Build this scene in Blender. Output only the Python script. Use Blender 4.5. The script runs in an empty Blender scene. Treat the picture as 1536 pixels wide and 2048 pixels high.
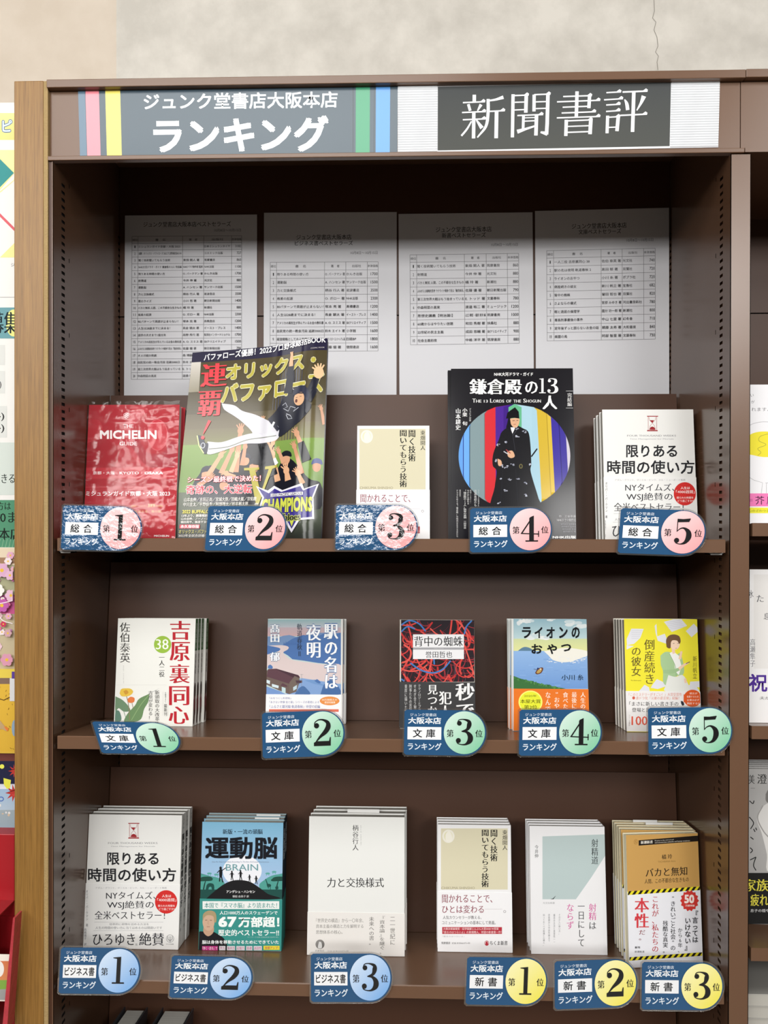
import bpy, math, random
import numpy as np
from mathutils import Matrix, Vector, geometry

# ------------------------------------------------------------------ camera, light, exposure
SC = bpy.context.scene
COL = SC.collection
F = 1700.0
CX, CY, CZ = 0.48348, -1.12254, 1.52
YAW, PITCH, ROLL = 0.03106, -0.00436, -0.00133
fw = Vector((-math.sin(YAW)*math.cos(PITCH), math.cos(YAW)*math.cos(PITCH), math.sin(PITCH)))
rt0 = Vector((math.cos(YAW), math.sin(YAW), 0)); up0 = rt0.cross(fw)
rt = rt0*math.cos(ROLL)-up0*math.sin(ROLL)
up = rt0*math.sin(ROLL)+up0*math.cos(ROLL)
cam = bpy.data.cameras.new('camera'); cam.sensor_fit = 'VERTICAL'; cam.sensor_height = 24.0
cam.lens = 24.0*F/2048.0; cam.clip_start = 0.01; cam.clip_end = 50
co = bpy.data.objects.new('camera', cam); COL.objects.link(co)
M = Matrix((rt, up, -fw)).transposed().to_4x4(); M.translation = (CX, CY, CZ); co.matrix_world = M
SC.camera = co
vs = SC.view_settings
SC.display_settings.display_device = 'sRGB'
vs.view_transform = 'Standard'; vs.look = 'None'; vs.gamma = 1.0; vs.use_curve_mapping = False
vs.exposure = 0.06
SC.cycles.max_bounces = 6; SC.cycles.diffuse_bounces = 3; SC.cycles.glossy_bounces = 4
SC.cycles.transparent_max_bounces = 12; SC.cycles.caustics_reflective = False; SC.cycles.caustics_refractive = False

world = bpy.data.worlds.new('room_air'); SC.world = world; world.use_nodes = True
bg = world.node_tree.nodes['Background']; bg.inputs[0].default_value = (1.0, 0.97, 0.93, 1); bg.inputs[1].default_value = 0.10

def tube_light(x, y, z, sx, sy, power):
    l = bpy.data.lights.new('ceiling_tube', 'AREA'); l.shape = 'RECTANGLE'; l.size = sx; l.size_y = sy
    l.energy = power; l.color = (1.0, 0.985, 0.96)
    o = bpy.data.objects.new('ceiling_tube', l); COL.objects.link(o); o.location = (x, y, z); o.rotation_euler = (math.radians(48), 0, 0)
    return o
for iy, (ly, pw) in enumerate(((-1.15, 9), (-2.9, 23), (-4.6, 36))):
    for lx in (-1.6, 0.0, 2.05):
        tube_light(lx, ly, 2.62, 1.25, 0.42, pw)

# ------------------------------------------------------------------ projection helpers
Rm = np.array([list(rt), list(up), list(fw)]); C0 = np.array([CX, CY, CZ])
def proj(p):
    d = Rm @ (np.array(p, float)-C0)
    return 768+F*d[0]/d[2], 1024-F*d[1]/d[2]
def rays(px, py):
    px = np.asarray(px, float); py = np.asarray(py, float)
    v = np.stack([(px-768)/F, -(py-1024)/F, np.ones_like(px)], -1)
    return v @ Rm
def hit(px, py, P0, N):
    d = rays(px, py); N = np.array(N, float)
    t = ((np.array(P0, float)-C0) @ N)/(d @ N)
    return C0+d*t[..., None]
def at(px, py, Y):
    return Vector(hit(np.array(px), np.array(py), (0, Y, 0), (0, 1, 0)))
def bisect(f, a, b):
    fa = f(a)
    for _ in range(50):
        m = (a+b)/2; fm = f(m)
        if (fm > 0) == (fa > 0): a, fa = m, fm
        else: b = m
    return (a+b)/2

# ------------------------------------------------------------------ materials
def lin(h):
    if not isinstance(h, str): return tuple(h)+(1,)
    o = []
    for i in (0, 2, 4):
        c = int(h[i:i+2], 16)/255.0
        o.append(c/12.92 if c <= .04045 else ((c+.055)/1.055)**2.4)
    return (*o, 1.0)
MATS = {}
def mat(name, color='808080', rough=.5, spec=.5, coat=0, bump=0, bscale=60, stretch=(1, 1, 1), var=0, vscale=8, attr=False, metal=0, bdist=.002, detail=3):
    if name in MATS: return MATS[name]
    m = bpy.data.materials.new(name); m.use_nodes = True; nt = m.node_tree; N = nt.nodes; L = nt.links
    b = N['Principled BSDF']; b.inputs['Roughness'].default_value = rough
    b.inputs['Specular IOR Level'].default_value = spec; b.inputs['Metallic'].default_value = metal
    b.inputs['Coat Weight'].default_value = coat; b.inputs['Coat Roughness'].default_value = .06
    src = None
    if attr:
        a = N.new('ShaderNodeAttribute'); a.attribute_name = 'Col'; src = a.outputs['Color']
    else:
        b.inputs['Base Color'].default_value = lin(color)
    if var or bump:
        tc = N.new('ShaderNodeTexCoord'); mp = N.new('ShaderNodeMapping'); mp.inputs['Scale'].default_value = stretch
        L.new(tc.outputs['Object'], mp.inputs[0])
    if var:
        n = N.new('ShaderNodeTexNoise'); n.inputs['Scale'].default_value = vscale; n.inputs['Detail'].default_value = 5
        L.new(mp.outputs[0], n.inputs['Vector'])
        r = N.new('ShaderNodeMapRange'); r.inputs[3].default_value = 1-var; r.inputs[4].default_value = 1+var
        L.new(n.outputs[0], r.inputs[0])
        mx = N.new('ShaderNodeVectorMath'); mx.operation = 'SCALE'
        if src: L.new(src, mx.inputs[0])
        else: mx.inputs[0].default_value = lin(color)[:3]
        L.new(r.outputs[0], mx.inputs['Scale']); src = mx.outputs[0]
    if src: L.new(src, b.inputs['Base Color'])
    if bump:
        n2 = N.new('ShaderNodeTexNoise'); n2.inputs['Scale'].default_value = bscale; n2.inputs['Detail'].default_value = detail
        L.new(mp.outputs[0], n2.inputs['Vector'])
        bp = N.new('ShaderNodeBump'); bp.inputs['Strength'].default_value = bump; bp.inputs['Distance'].default_value = bdist
        L.new(n2.outputs[0], bp.inputs['Height']); L.new(bp.outputs[0], b.inputs['Normal'])
        if coat: L.new(bp.outputs[0], b.inputs['Coat Normal'])
    MATS[name] = m
    return m
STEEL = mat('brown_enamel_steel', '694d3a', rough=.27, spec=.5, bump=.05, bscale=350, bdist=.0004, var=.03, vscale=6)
STEEL_HALF_SHADED = mat('brown_enamel_half_shaded', '553c2c', rough=.22, spec=.5, bump=.05, bscale=350, bdist=.0004, var=.03, vscale=6)  # same enamel, colour darkened part way to hold the side walls' shade
STEEL_SHADED = mat('brown_enamel_shaded', '482e20', rough=.42, spec=.3, bump=.05, bscale=350, bdist=.0004, var=.04, vscale=5)  # same enamel again, shade of the recessed parts put into its colour
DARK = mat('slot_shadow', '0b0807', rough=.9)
PMATT = mat('printed_matt_paper', rough=.6, spec=.16, attr=True)
PGLOSS = mat('printed_gloss_paper', rough=.13, spec=.24, attr=True, bump=.06, bscale=12, bdist=.0015, detail=1)
PLAM = mat('laminated_card', rough=.2, spec=.5, attr=True, coat=.6, bump=.22, bscale=38, bdist=.0012, detail=2)
PLAM2 = mat('crumpled_laminate', rough=.2, spec=.5, attr=True, coat=1, bump=1.0, bscale=70, bdist=.0045, detail=4)
PAPER = mat('copier_paper', 'cfcfd3', rough=.7, spec=.2, bump=.1, bscale=7, bdist=.003)

def pages_mat(name, c1, c2):
    m = bpy.data.materials.new(name); m.use_nodes = True; N = m.node_tree.nodes; L = m.node_tree.links
    b = N['Principled BSDF']; b.inputs['Roughness'].default_value = .75; b.inputs['Specular IOR Level'].default_value = .2
    tc = N.new('ShaderNodeTexCoord'); mp = N.new('ShaderNodeMapping'); mp.inputs['Scale'].default_value = (3, 1800, 3)
    n = N.new('ShaderNodeTexNoise'); n.inputs['Scale'].default_value = 1; n.inputs['Detail'].default_value = 2
    r = N.new('ShaderNodeValToRGB'); r.color_ramp.elements[0].position = .3; r.color_ramp.elements[1].position = .65
    r.color_ramp.elements[0].color = lin(c1); r.color_ramp.elements[1].color = lin(c2)
    L.new(tc.outputs['Object'], mp.inputs[0]); L.new(mp.outputs[0], n.inputs[0]); L.new(n.outputs[0], r.inputs[0])
    L.new(r.outputs[0], b.inputs['Base Color']); return m
PG_WHITE = pages_mat('white_page_edges', 'b9b7b0', 'd3d1ca')
PG_GREY = pages_mat('grey_page_edges', '9d9a93', 'b9b6ae')
PG_CREAM = pages_mat('cream_page_edges', 'cfc9ad', 'e3ddc4')
PG_RED = pages_mat('red_edges', '9a3038', 'c8868a')

def film_mat(name, fac, rough, bump, scale):
    m = bpy.data.materials.new(name); m.use_nodes = True; N = m.node_tree.nodes; L = m.node_tree.links
    N.remove(N['Principled BSDF']); out = N['Material Output']
    t = N.new('ShaderNodeBsdfTransparent'); g = N.new('ShaderNodeBsdfGlossy'); g.inputs['Roughness'].default_value = rough
    mx = N.new('ShaderNodeMixShader'); mx.inputs[0].default_value = fac
    tc = N.new('ShaderNodeTexCoord'); n = N.new('ShaderNodeTexNoise'); n.inputs['Scale'].default_value = scale; n.inputs['Detail'].default_value = 3
    bp = N.new('ShaderNodeBump'); bp.inputs['Strength'].default_value = bump; bp.inputs['Distance'].default_value = .004
    L.new(tc.outputs['Object'], n.inputs[0]); L.new(n.outputs[0], bp.inputs['Height']); L.new(bp.outputs[0], g.inputs['Normal'])
    L.new(t.outputs[0], mx.inputs[1]); L.new(g.outputs[0], mx.inputs[2]); L.new(mx.outputs[0], out.inputs[0]); return m
WRAP = film_mat("clear_shrink_film", .024, .11, .35, 22)
LAMF = film_mat('clear_laminate_edge', .28, .15, .2, 20)

def wood_mat():
    m = bpy.data.materials.new('oak_veneer'); m.use_nodes = True; N = m.node_tree.nodes; L = m.node_tree.links
    b = N['Principled BSDF']; b.inputs['Roughness'].default_value = .42
    tc = N.new('ShaderNodeTexCoord'); mp = N.new('ShaderNodeMapping'); mp.inputs['Scale'].default_value = (110, 110, 2.2)
    n = N.new('ShaderNodeTexNoise'); n.inputs['Scale'].default_value = 4; n.inputs['Detail'].default_value = 6; n.inputs['Distortion'].default_value = .6
    r = N.new('ShaderNodeValToRGB'); e = r.color_ramp.elements
    e[0].position = .25; e[0].color = lin('78531f'); e[1].position = .75; e[1].color = lin('9a7238')
    mp2 = N.new('ShaderNodeMapping'); mp2.inputs['Scale'].default_value = (260, 260, 7)
    n2 = N.new('ShaderNodeTexNoise'); n2.inputs['Scale'].default_value = 4; n2.inputs['Detail'].default_value = 3
    r2 = N.new('ShaderNodeMapRange'); r2.inputs[1].default_value = .3; r2.inputs[2].default_value = .5; r2.inputs[3].default_value = .72; r2.inputs[4].default_value = 1.0
    mx = N.new('ShaderNodeVectorMath'); mx.operation = 'SCALE'
    L.new(tc.outputs['Object'], mp.inputs[0]); L.new(mp.outputs[0], n.inputs[0]); L.new(n.outputs[0], r.inputs[0])
    L.new(tc.outputs['Object'], mp2.inputs[0]); L.new(mp2.outputs[0], n2.inputs[0]); L.new(n2.outputs[0], r2.inputs[0])
    L.new(r.outputs[0], mx.inputs[0]); L.new(r2.outputs[0], mx.inputs['Scale']); L.new(mx.outputs[0], b.inputs['Base Color'])
    return m
WOOD = wood_mat()

def wall_mat(name, c1, c2):
    m = bpy.data.materials.new(name); m.use_nodes = True; N = m.node_tree.nodes; L = m.node_tree.links
    b = N['Principled BSDF']; b.inputs['Roughness'].default_value = .8; b.inputs['Specular IOR Level'].default_value = .2
    tc = N.new('ShaderNodeTexCoord'); n = N.new('ShaderNodeTexNoise'); n.inputs['Scale'].default_value = 13; n.inputs['Detail'].default_value = 8
    n.inputs['Roughness'].default_value = .62
    r = N.new('ShaderNodeValToRGB'); e = r.color_ramp.elements
    e[0].position = .36; e[0].color = lin(c1); e[1].position = .66; e[1].color = lin(c2)
    bp = N.new('ShaderNodeBump'); bp.inputs['Strength'].default_value = .12; bp.inputs['Distance'].default_value = .002
    L.new(tc.outputs['Object'], n.inputs[0]); L.new(n.outputs[0], r.inputs[0]); L.new(r.outputs[0], b.inputs['Base Color'])
    L.new(n.outputs[0], bp.inputs['Height']); L.new(bp.outputs[0], b.inputs['Normal']); return m

# ------------------------------------------------------------------ mesh helpers
def link(o, parent=None):
    COL.objects.link(o)
    if parent: o.parent = parent
    return o
def mesh_obj(name, verts, faces, m, parent=None, smooth=False):
    me = bpy.data.meshes.new(name); me.from_pydata([tuple(v) for v in verts], [], faces); me.update()
    if m: me.materials.append(m)
    if smooth:
        me.polygons.foreach_set('use_smooth', [True]*len(me.polygons))
    return link(bpy.data.objects.new(name, me), parent)
BF = [(0, 3, 2, 1), (4, 5, 6, 7), (0, 1, 5, 4), (1, 2, 6, 5), (2, 3, 7, 6), (3, 0, 4, 7)]
def boxes(name, bs, m, parent=None, bevel=0):
    V, Fc = [], []
    for (x0, y0, z0, x1, y1, z1) in bs:
        k = len(V)
        V += [(x0, y0, z0), (x1, y0, z0), (x1, y1, z0), (x0, y1, z0), (x0, y0, z1), (x1, y0, z1), (x1, y1, z1), (x0, y1, z1)]
        Fc += [tuple(i+k for i in f) for f in BF]
    o = mesh_obj(name, V, Fc, m, parent)
    if bevel:
        b = o.modifiers.new('edge', 'BEVEL'); b.width = bevel; b.segments = 2
    return o
def thing(name, label, cat, mw=None, group=None):
    o = bpy.data.objects.new(name, None); COL.objects.link(o); o.empty_display_size = .02
    if mw is not None: o.matrix_world = mw
    o['label'] = label; o['category'] = cat
    if group: o['group'] = group
    return o
def tag(o, label, cat, group=None):
    o['label'] = label; o['category'] = cat
    if group: o['group'] = group
    return o
def struct(o): o['kind'] = 'structure'; return o

# ------------------------------------------------------------------ text
TCACHE = {}
def glyphs(s, off, vert):
    key = (s, round(off, 4), vert)
    if key in TCACHE: return TCACHE[key]
    c = bpy.data.curves.new('t', 'FONT'); c.resolution_u = 2; c.offset = off
    if vert:
        c.body = '\n'.join(s.replace('ー', '｜').replace('～', '｜')); c.align_x = 'CENTER'; c.space_line = .98
    else: c.body = s
    o = bpy.data.objects.new('t', c); COL.objects.link(o); bpy.context.view_layer.update()
    me = o.evaluated_get(bpy.context.evaluated_depsgraph_get()).to_mesh()
    V = np.empty(len(me.vertices)*3, np.float32); me.vertices.foreach_get('co', V); V = V.reshape(-1, 3)[:, :2].astype(float)
    me.calc_loop_triangles(); T = np.empty(len(me.loop_triangles)*3, np.int32); me.loop_triangles.foreach_get('vertices', T)
    V[:, 1] *= -1
    o.evaluated_get(bpy.context.evaluated_depsgraph_get()).to_mesh_clear()
    bpy.data.objects.remove(o); bpy.data.curves.remove(c)
    TCACHE[key] = (V, T.reshape(-1, 3)); return TCACHE[key]

def catmull(P, n=7):
    P = np.array(P, float); Q = np.vstack([2*P[0]-P[1], P, 2*P[-1]-P[-2]]); out = []
    for i in range(1, len(Q)-2):
        for t in np.linspace(0, 1, n, endpoint=False):
            a, b, c, d = Q[i-1], Q[i], Q[i+1], Q[i+2]
            out.append(.5*((2*b)+(c-a)*t+(2*a-5*b+4*c-d)*t*t+(3*b-a-3*c+d)*t**3))
    out.append(Q[-2]); return np.array(out)

class Art:
    """Flat print made of coloured pieces. Coordinates are design units; mapper turns them into the sheet's own x, z."""
    def __init__(s, mapper, warp=None, step=8e-6, sub=0):
        s.V = []; s.T = []; s.C = []; s.L = []; s.n = 0; s.layer = 1; s.map = mapper; s.warp = warp; s.step = step; s.clip = None; s.sub = sub
        s.ky = 0; s.xc = 0; s.jit = None; s.inc = 1
    def add(s, V, T, c, lay=None):
        V = np.array(V, float)
        if s.clip:
            V[:, 0] = np.clip(V[:, 0], s.clip[0], s.clip[2]); V[:, 1] = np.clip(V[:, 1], s.clip[1], s.clip[3])
        if s.ky: V = V.copy(); V[:, 1] += s.ky*(V[:, 0]-s.xc)
        s.V.append(V); s.T.append(np.array(T, np.int64).reshape(-1, 3)+s.n); s.n += len(V)
        c = np.array(c, float)
        if c.ndim == 1: c = np.tile(c, (len(V), 1))
        s.C.append(c); s.L.append(np.full(len(V), float(s.layer if lay is None else lay))+(s.jit if s.jit is not None else 0)); s.jit = None; s.layer += s.inc
    def R(s, x0, y0, x1, y1, c, c2=None, horiz=False):
        n = max(1, s.sub); g = np.linspace(0, 1, n+1)
        V = []; Cc = []; a = np.array(lin(c)); b = np.array(lin(c2 or c))
        for j in g:
            for i in g:
                V.append((x0+(x1-x0)*i, y0+(y1-y0)*j)); t = i if horiz else j; Cc.append(a*(1-t)+b*t)
        T = []
        for j in range(n):
            for i in range(n):
                k = j*(n+1)+i; T += [(k, k+n+1, k+1), (k+1, k+n+1, k+n+2)]
        s.add(V, T, Cc)
    def P(s, pts, c):
        T = geometry.tessellate_polygon([[Vector((p[0], p[1], 0)) for p in pts]])
        s.add(pts, T, lin(c))
    def S(s, pts, c, n=5):
        q = list(pts)+[pts[0]]; s.P([tuple(p) for p in catmull(q, n)[:-1]], c)
    def E(s, cx, cy, rx, ry, c, n=36, c2=None):
        V = [(cx, cy)]+[(cx+rx*math.cos(2*math.pi*i/n), cy+ry*math.sin(2*math.pi*i/n)) for i in range(n)]
        col = lin(c)
        if c2:
            a = np.array(lin(c)); b = np.array(lin(c2))
            col = [(a+b)/2]+[a*(1-t)+b*t for t in [(.5+.35*math.cos(2*math.pi*i/n)+.35*math.sin(2*math.pi*i/n)) for i in range(n)]]
            col = np.clip(np.array(col), 0, 1)
        s.add(V, [(0, 1+i, 1+(i+1) % n) for i in range(n)], col)
    def ring(s, cx, cy, rx, ry, w, c, n=36):
        s.L_([(cx+rx*math.cos(2*math.pi*i/n), cy+ry*math.sin(2*math.pi*i/n)) for i in range(n+1)], w, c)
    def L_(s, pts, w, c, smooth=False, n=6):
        if smooth:
            W = list(w) if hasattr(w, '__len__') else [w]*len(pts)
            Q = catmull([(p[0], p[1], ww) for p, ww in zip(pts, W)], n); P = Q[:, :2]; W = np.abs(Q[:, 2])
        else:
            P = np.array(pts, float); W = np.array(list(w) if hasattr(w, '__len__') else [w]*len(P), float)
        d = np.gradient(P, axis=0); d /= (np.linalg.norm(d, axis=1)[:, None]+1e-9); nn = np.stack([-d[:, 1], d[:, 0]], 1)
        A = P+nn*W[:, None]/2; B = P-nn*W[:, None]/2; k = len(P)
        T = []
        for i in range(k-1): T += [(i, i+1, k+i), (i+1, k+i+1, k+i)]
        s.add(np.vstack([A, B]), T, lin(c))
    def T_(s, txt, x0, y0, x1, y1, c, st='g', w=0., v=False, o=None, ow=.05, fill=None):
        """st g: even strokes; m: thin horizontals and thick verticals"""
        w = abs(w)
        if st == 'm':
            off = -.006; e = .020+w; sh = [(d, 0) for d in ([-e, 0, e] if e > .03 else [-e/1.3, e/1.3])]
        else:
            off = 0; sh = [(0, 0)] if w < .004 else ([(-w, -w), (w, w), (-w, w), (w, -w)] if w > .012 else [(-w, 0), (w, 0)])
        V, T = glyphs(txt, off, v)
        if len(V) == 0: return
        lo = V.min(0); hi = V.max(0); sz = np.maximum(hi-lo, 1e-4)
        mx = max(abs(d[0]) for d in sh); my = max(abs(d[1]) for d in sh)
        if len(txt) == 1 and txt in '一ー｜|Il・':
            k = min((x1-x0)/(sz[0]+2*mx), (y1-y0)/(sz[1]+2*my)); sx = sy = k
            x0 = (x0+x1)/2-k*(sz[0]/2+mx); y0 = (y0+y1)/2-k*(sz[1]/2+my)
        else:
            sx = (x1-x0)/(sz[0]+2*mx); sy = (y1-y0)/(sz[1]+2*my)
        jit = None
        if off:
            V = V[T.ravel()]; jit = np.repeat(np.random.RandomState(1).randint(0, 8, len(T))*.09, 3); T = np.arange(len(V)).reshape(-1, 3)
        def put(dx, dy, col):
            if jit is not None: s.jit = jit
            s.add(np.stack([(V[:, 0]-lo[0]+mx+dx)*sx+x0, (V[:, 1]-lo[1]+my+dy)*sy+y0], 1), T, lin(col))
        if o:
            r = ow+max(mx, my)
            for k in range(8): put(r*math.cos(k*math.pi/4), r*math.sin(k*math.pi/4), o)
        for d in sh: put(d[0], d[1], c)
    def digit(s, d, x, y, w, h, c):
        q = lambda p: (x+p[0]*w, y+p[1]*h)
        def st(pts, ws): s.L_([q(p) for p in pts], [k*w for k in ws], c, True, 8)
        l = s.layer
        if d == 1:
            s.P([q(p) for p in ((.36, .05), (.66, 0), (.66, .97), (.36, .97))], c)
            s.P([q(p) for p in ((.08, .03), (.66, 0), (.5, .09), (.08, .055))], c)
            s.P([q(p) for p in ((.06, .945), (.96, .945), (.96, 1), (.06, 1))], c)
        if d == 2:
            s.E(*q((.19, .24)), .14*w, .10*h, c)
            st([(.075, .25), (.10, .12), (.3, .025), (.55, .03), (.79, .13), (.82, .3), (.66, .48), (.38, .66), (.14, .85)], [.03, .05, .06, .1, .2, .27, .24, .13, .05])
            s.P([q(p) for p in ((.03, .87), (.18, .82), (.86, .82), (.91, .68), (.96, .68), (.95, 1), (.03, 1))], c)
        if d == 3:
            s.E(*q((.23, .17)), .13*w, .09*h, c)
            st([(.12, .19), (.2, .05), (.45, .02), (.74, .09), (.77, .23), (.66, .4), (.36, .475)], [.03, .05, .06, .17, .25, .15, .045])
            st([(.36, .475), (.64, .5), (.83, .65), (.82, .82), (.62, .95), (.4, .975), (.16, .93), (.07, .82)], [.045, .13, .27, .28, .12, .06, .05, .04])
            s.E(*q((.19, .82)), .135*w, .095*h, c)
        if d == 4:
            s.P([q(p) for p in ((.5, .06), (.68, 0), (.7, 0), (.7, .97), (.46, .97), (.46, .1))], c)
            s.P([q(p) for p in ((.62, .02), (.68, .04), (.12, .66), (.02, .68))], c)
            s.P([q(p) for p in ((.02, .66), (.98, .69), (.98, .73), (.02, .70))], c)
            s.P([q(p) for p in ((.92, .6), (.97, .58), (.97, .82), (.92, .82))], c)
            s.P([q(p) for p in ((.26, .95), (.92, .95), (.92, 1), (.26, 1))], c)
        if d == 5:
            s.P([q(p) for p in ((.17, .02), (.5, .025), (.88, -.005), (.9, .01), (.82, .13), (.17, .155))], c)
            s.P([q(p) for p in ((.17, .02), (.215, .02), (.215, .5), (.17, .52))], c)
            st([(.19, .5), (.34, .4), (.56, .37), (.8, .5), (.84, .7), (.68, .9), (.42, .975), (.18, .94), (.08, .84)], [.03, .06, .1, .25, .3, .18, .06, .05, .04])
            s.E(*q((.2, .84)), .14*w, .095*h, c)
    def build(s, name, m, parent):
        V = np.vstack(s.V); T = np.vstack(s.T); Cc = np.vstack(s.C); Ly = np.concatenate(s.L)
        X, Z = s.map(V[:, 0], V[:, 1])
        if s.sub:
            X, Z = np.asarray(X, float), np.asarray(Z, float); BX, BZ, BC, BL, cnt = [], [], [], [], [0]
            for xl in s.w*np.arange(1, 48)/48:
                sg = np.where(X > xl+1e-7, 1, np.where(X < xl-1e-7, -1, 0)); t3 = sg[T]
                cut = (t3.min(1) < 0) & (t3.max(1) > 0)
                if not cut.any(): continue
                out = [T[~cut]]
                for tr, sc in zip(T[cut], t3[cut]):
                    pos = [int(v) for v, q in zip(tr, sc) if q > 0]; neg = [int(v) for v, q in zip(tr, sc) if q < 0]; zer = [int(v) for v, q in zip(tr, sc) if q == 0]
                    def mid(p, n):
                        k = (xl-X[p])/(X[n]-X[p]); nv.append((p, n, k)); return len(X)+len(nv)-1
                    nv = []
                    if zer: m0 = mid(pos[0], neg[0]); new = [(zer[0], pos[0], m0), (zer[0], m0, neg[0])]
                    else:
                        lone, two = (pos[0], neg) if len(pos) == 1 else (neg[0], pos)
                        m0, m1 = mid(lone, two[0]), mid(lone, two[1]); new = [(lone, m0, m1), (m0, two[0], two[1]), (m0, two[1], m1)]
                    for (p, n, k) in nv:
                        BX.append(xl); BZ.append(Z[p]+(Z[n]-Z[p])*k); BC.append(Cc[p]+(Cc[n]-Cc[p])*k); BL.append(Ly[p]+(Ly[n]-Ly[p])*k)
                    off = len(X); sh = cnt[0]
                    new = [tuple(v+sh if v >= off else v for v in q) for q in new]; cnt[0] += len(nv); out.append(np.array(new))
                T = np.vstack(out); X = np.concatenate([X, BX]); Z = np.concatenate([Z, BZ]); Cc = np.vstack([Cc, BC]); Ly = np.concatenate([Ly, BL]); BX.clear(); BZ.clear(); BC.clear(); BL.clear(); cnt[0] = 0
        Y = -Ly*s.step
        P = np.stack([X, Y, Z], 1)
        if s.warp is not None: P = s.warp(P)
        # orient every triangle towards the viewer (-y)
        a, b, c = P[T[:, 0]], P[T[:, 1]], P[T[:, 2]]
        nrm = np.cross(b-a, c-a); flip = (nrm[:, 1] > 0) if getattr(s, 'axis', 1) == 1 else (nrm[:, 0] < 0)
        T[flip] = T[flip][:, ::-1]
        me = bpy.data.meshes.new(name); me.vertices.add(len(P)); me.vertices.foreach_set('co', P.astype(np.float32).ravel())
        me.loops.add(len(T)*3); me.loops.foreach_set('vertex_index', T.astype(np.int32).ravel())
        me.polygons.add(len(T)); me.polygons.foreach_set('loop_start', np.arange(0, len(T)*3, 3, dtype=np.int32))
        me.update(calc_edges=True)
        at_ = me.color_attributes.new('Col', 'FLOAT_COLOR', 'POINT'); at_.data.foreach_set('color', Cc.astype(np.float32).ravel())
        me.materials.append(m)
        o = bpy.data.objects.new(name, me); link(o, parent); return o

# ------------------------------------------------------------------ measures of the shelving
TT = .12; TILT = math.atan(TT)
ZT = {1: 1.47974, 2: 1.21466, 3: .8888, 4: .565}
YB = .186
def zboard(row, Y): return ZT[row]-TT*Y
W = .9

# ------------------------------------------------------------------ room
WM1 = wall_mat('mottled_wallpaper', 'bdb9b1', 'd2cec6'); WM2 = wall_mat('warm_wallpaper', 'c6baab', 'cec3b5')
wb = struct(boxes('wall_back', [(-.0345, .36, 0, 4, .5, 2.8)], WM1))
wl = struct(boxes('wall_back_left', [(-3, .3603, 0, -.0345, .5, 2.8)], WM2))
struct(boxes('floor', [(-3, -6.5, -.1, 4, .36, 0)], mat('vinyl_floor', '6f685e', rough=.35, var=.1)))
struct(boxes('ceiling', [(-3, -6.5, 2.8, 4, .5, 2.9)], mat('white_ceiling', 'd8d5cf', rough=.9)))
def crack():
    pts = [(1308, 0), (1309, 22), (1305, 36), (1312, 44), (1308, 60), (1314, 74), (1316, 92), (1311, 104), (1317, 112), (1314, 124), (1316, 140)]
    A = Art(lambda x, y: (lambda P: (P[:, 0], P[:, 2]))(hit(x, y, (0, .3595, 0), (0, 1, 0))))
    A.L_(pts, 1.3, '8f8a82'); o = A.build('hairline_crack', PMATT, wb); o.location.y = .3596
crack()

# ------------------------------------------------------------------ bookcase
def side_panel(name, X, facing, parent, z0, z1):
    """steel cheek with its slots cut right through, a dark box section behind"""
    cols = [(.026, .037, 0, .010, .0042), (.252, .262, 0, .010, .0042)]
    V, Fc = [], []
    def q(ya, yb, za, zb):
        k = len(V); V.extend([(X, ya, za), (X, yb, za), (X, yb, zb), (X, ya, zb)]); Fc.append((k, k+1, k+2, k+3) if facing < 0 else (k+3, k+2, k+1, k))
    n = int((z1-z0-.02)/.01)
    ys = [0, .026, .037, .252, .262, .34]
    q(0, .026, z0, z1); q(.262, .34, z0, z1)
    for (ya, yb) in ((.026, .037), (.252, .262)):
        zc = z0
        for i in range(n):
            zb = z0+.01+i*.01
            q(ya, yb, zc, zb); zc = zb+.0042
        q(ya, yb, zc, z1)
    # narrow keyholes every ten slots
    zc = z0
    q(.037, .0515, z0, z1); q(.0535, .252, z0, z1)
    k = 0
    while zc < z1:
        zn = min(z1, zc+.098); q(.0515, .0535, zc, zn); zc = zn+.006
    return mesh_obj(name, V, Fc, STEEL_HALF_SHADED, parent)

bc = thing('bookcase', 'brown steel bookcase bay with oak end panel holding the ranked books', 'bookcase', Matrix.Translation((0, 0, 0)))
boxes('end_panel', [(-.0456, -.003, 0, -.0058, .33, 2.089)], WOOD, bc, .0012)['label'] = 'oak veneered end panel'
boxes('edge_strip', [(-.0058, -.0022, 0, -.0002, .33, 2.0885)], mat('raw_board_edge', 'a0875a', rough=.8, bump=.4, bscale=400, var=.12, vscale=90), bc)
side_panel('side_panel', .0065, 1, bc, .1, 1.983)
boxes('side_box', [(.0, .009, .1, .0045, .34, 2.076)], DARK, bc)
boxes('front_flange', [(.0001, .0004, .1, .0045, .0012, 1.983)], STEEL_SHADED, bc)
boxes('front_fold', [(.0045, -.0006, .1, .0056, .0012, 1.983)], STEEL, bc)
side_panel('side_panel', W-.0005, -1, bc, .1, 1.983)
boxes('upper_cheek', [(W-.0005, .008, 1.983, W+.0135, .34, 2.0775)], STEEL_HALF_SHADED, bc)
boxes('upper_cheek', [(.0045, .008, 1.983, .0065, .34, 2.0775)], STEEL_HALF_SHADED, bc)
boxes('post', [(W, 0, .1, W+.0258, .0015, 1.9815), (W, 0, .1, W+.0008, .02, 1.9815), (W+.025, 0, .1, W+.0258, .34, 1.9815), (W+.0025, .002, .1, W+.0240, .34, 1.98)], STEEL, bc, 0)
boxes('top_trim', [(-.0002, -.0065, 2.0778, W+.0165, .34, 2.0886)], STEEL, bc, .0008)
boxes('header_board', [(-.0, .004, 1.986, W+.013, .007, 2.079)], STEEL, bc)
boxes('header_lip', [(0, -.0035, 1.9825, W+.0165, .0075, 1.9885)], STEEL, bc, .0008)
zsplit = at(900, 631, .262)[2]
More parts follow.
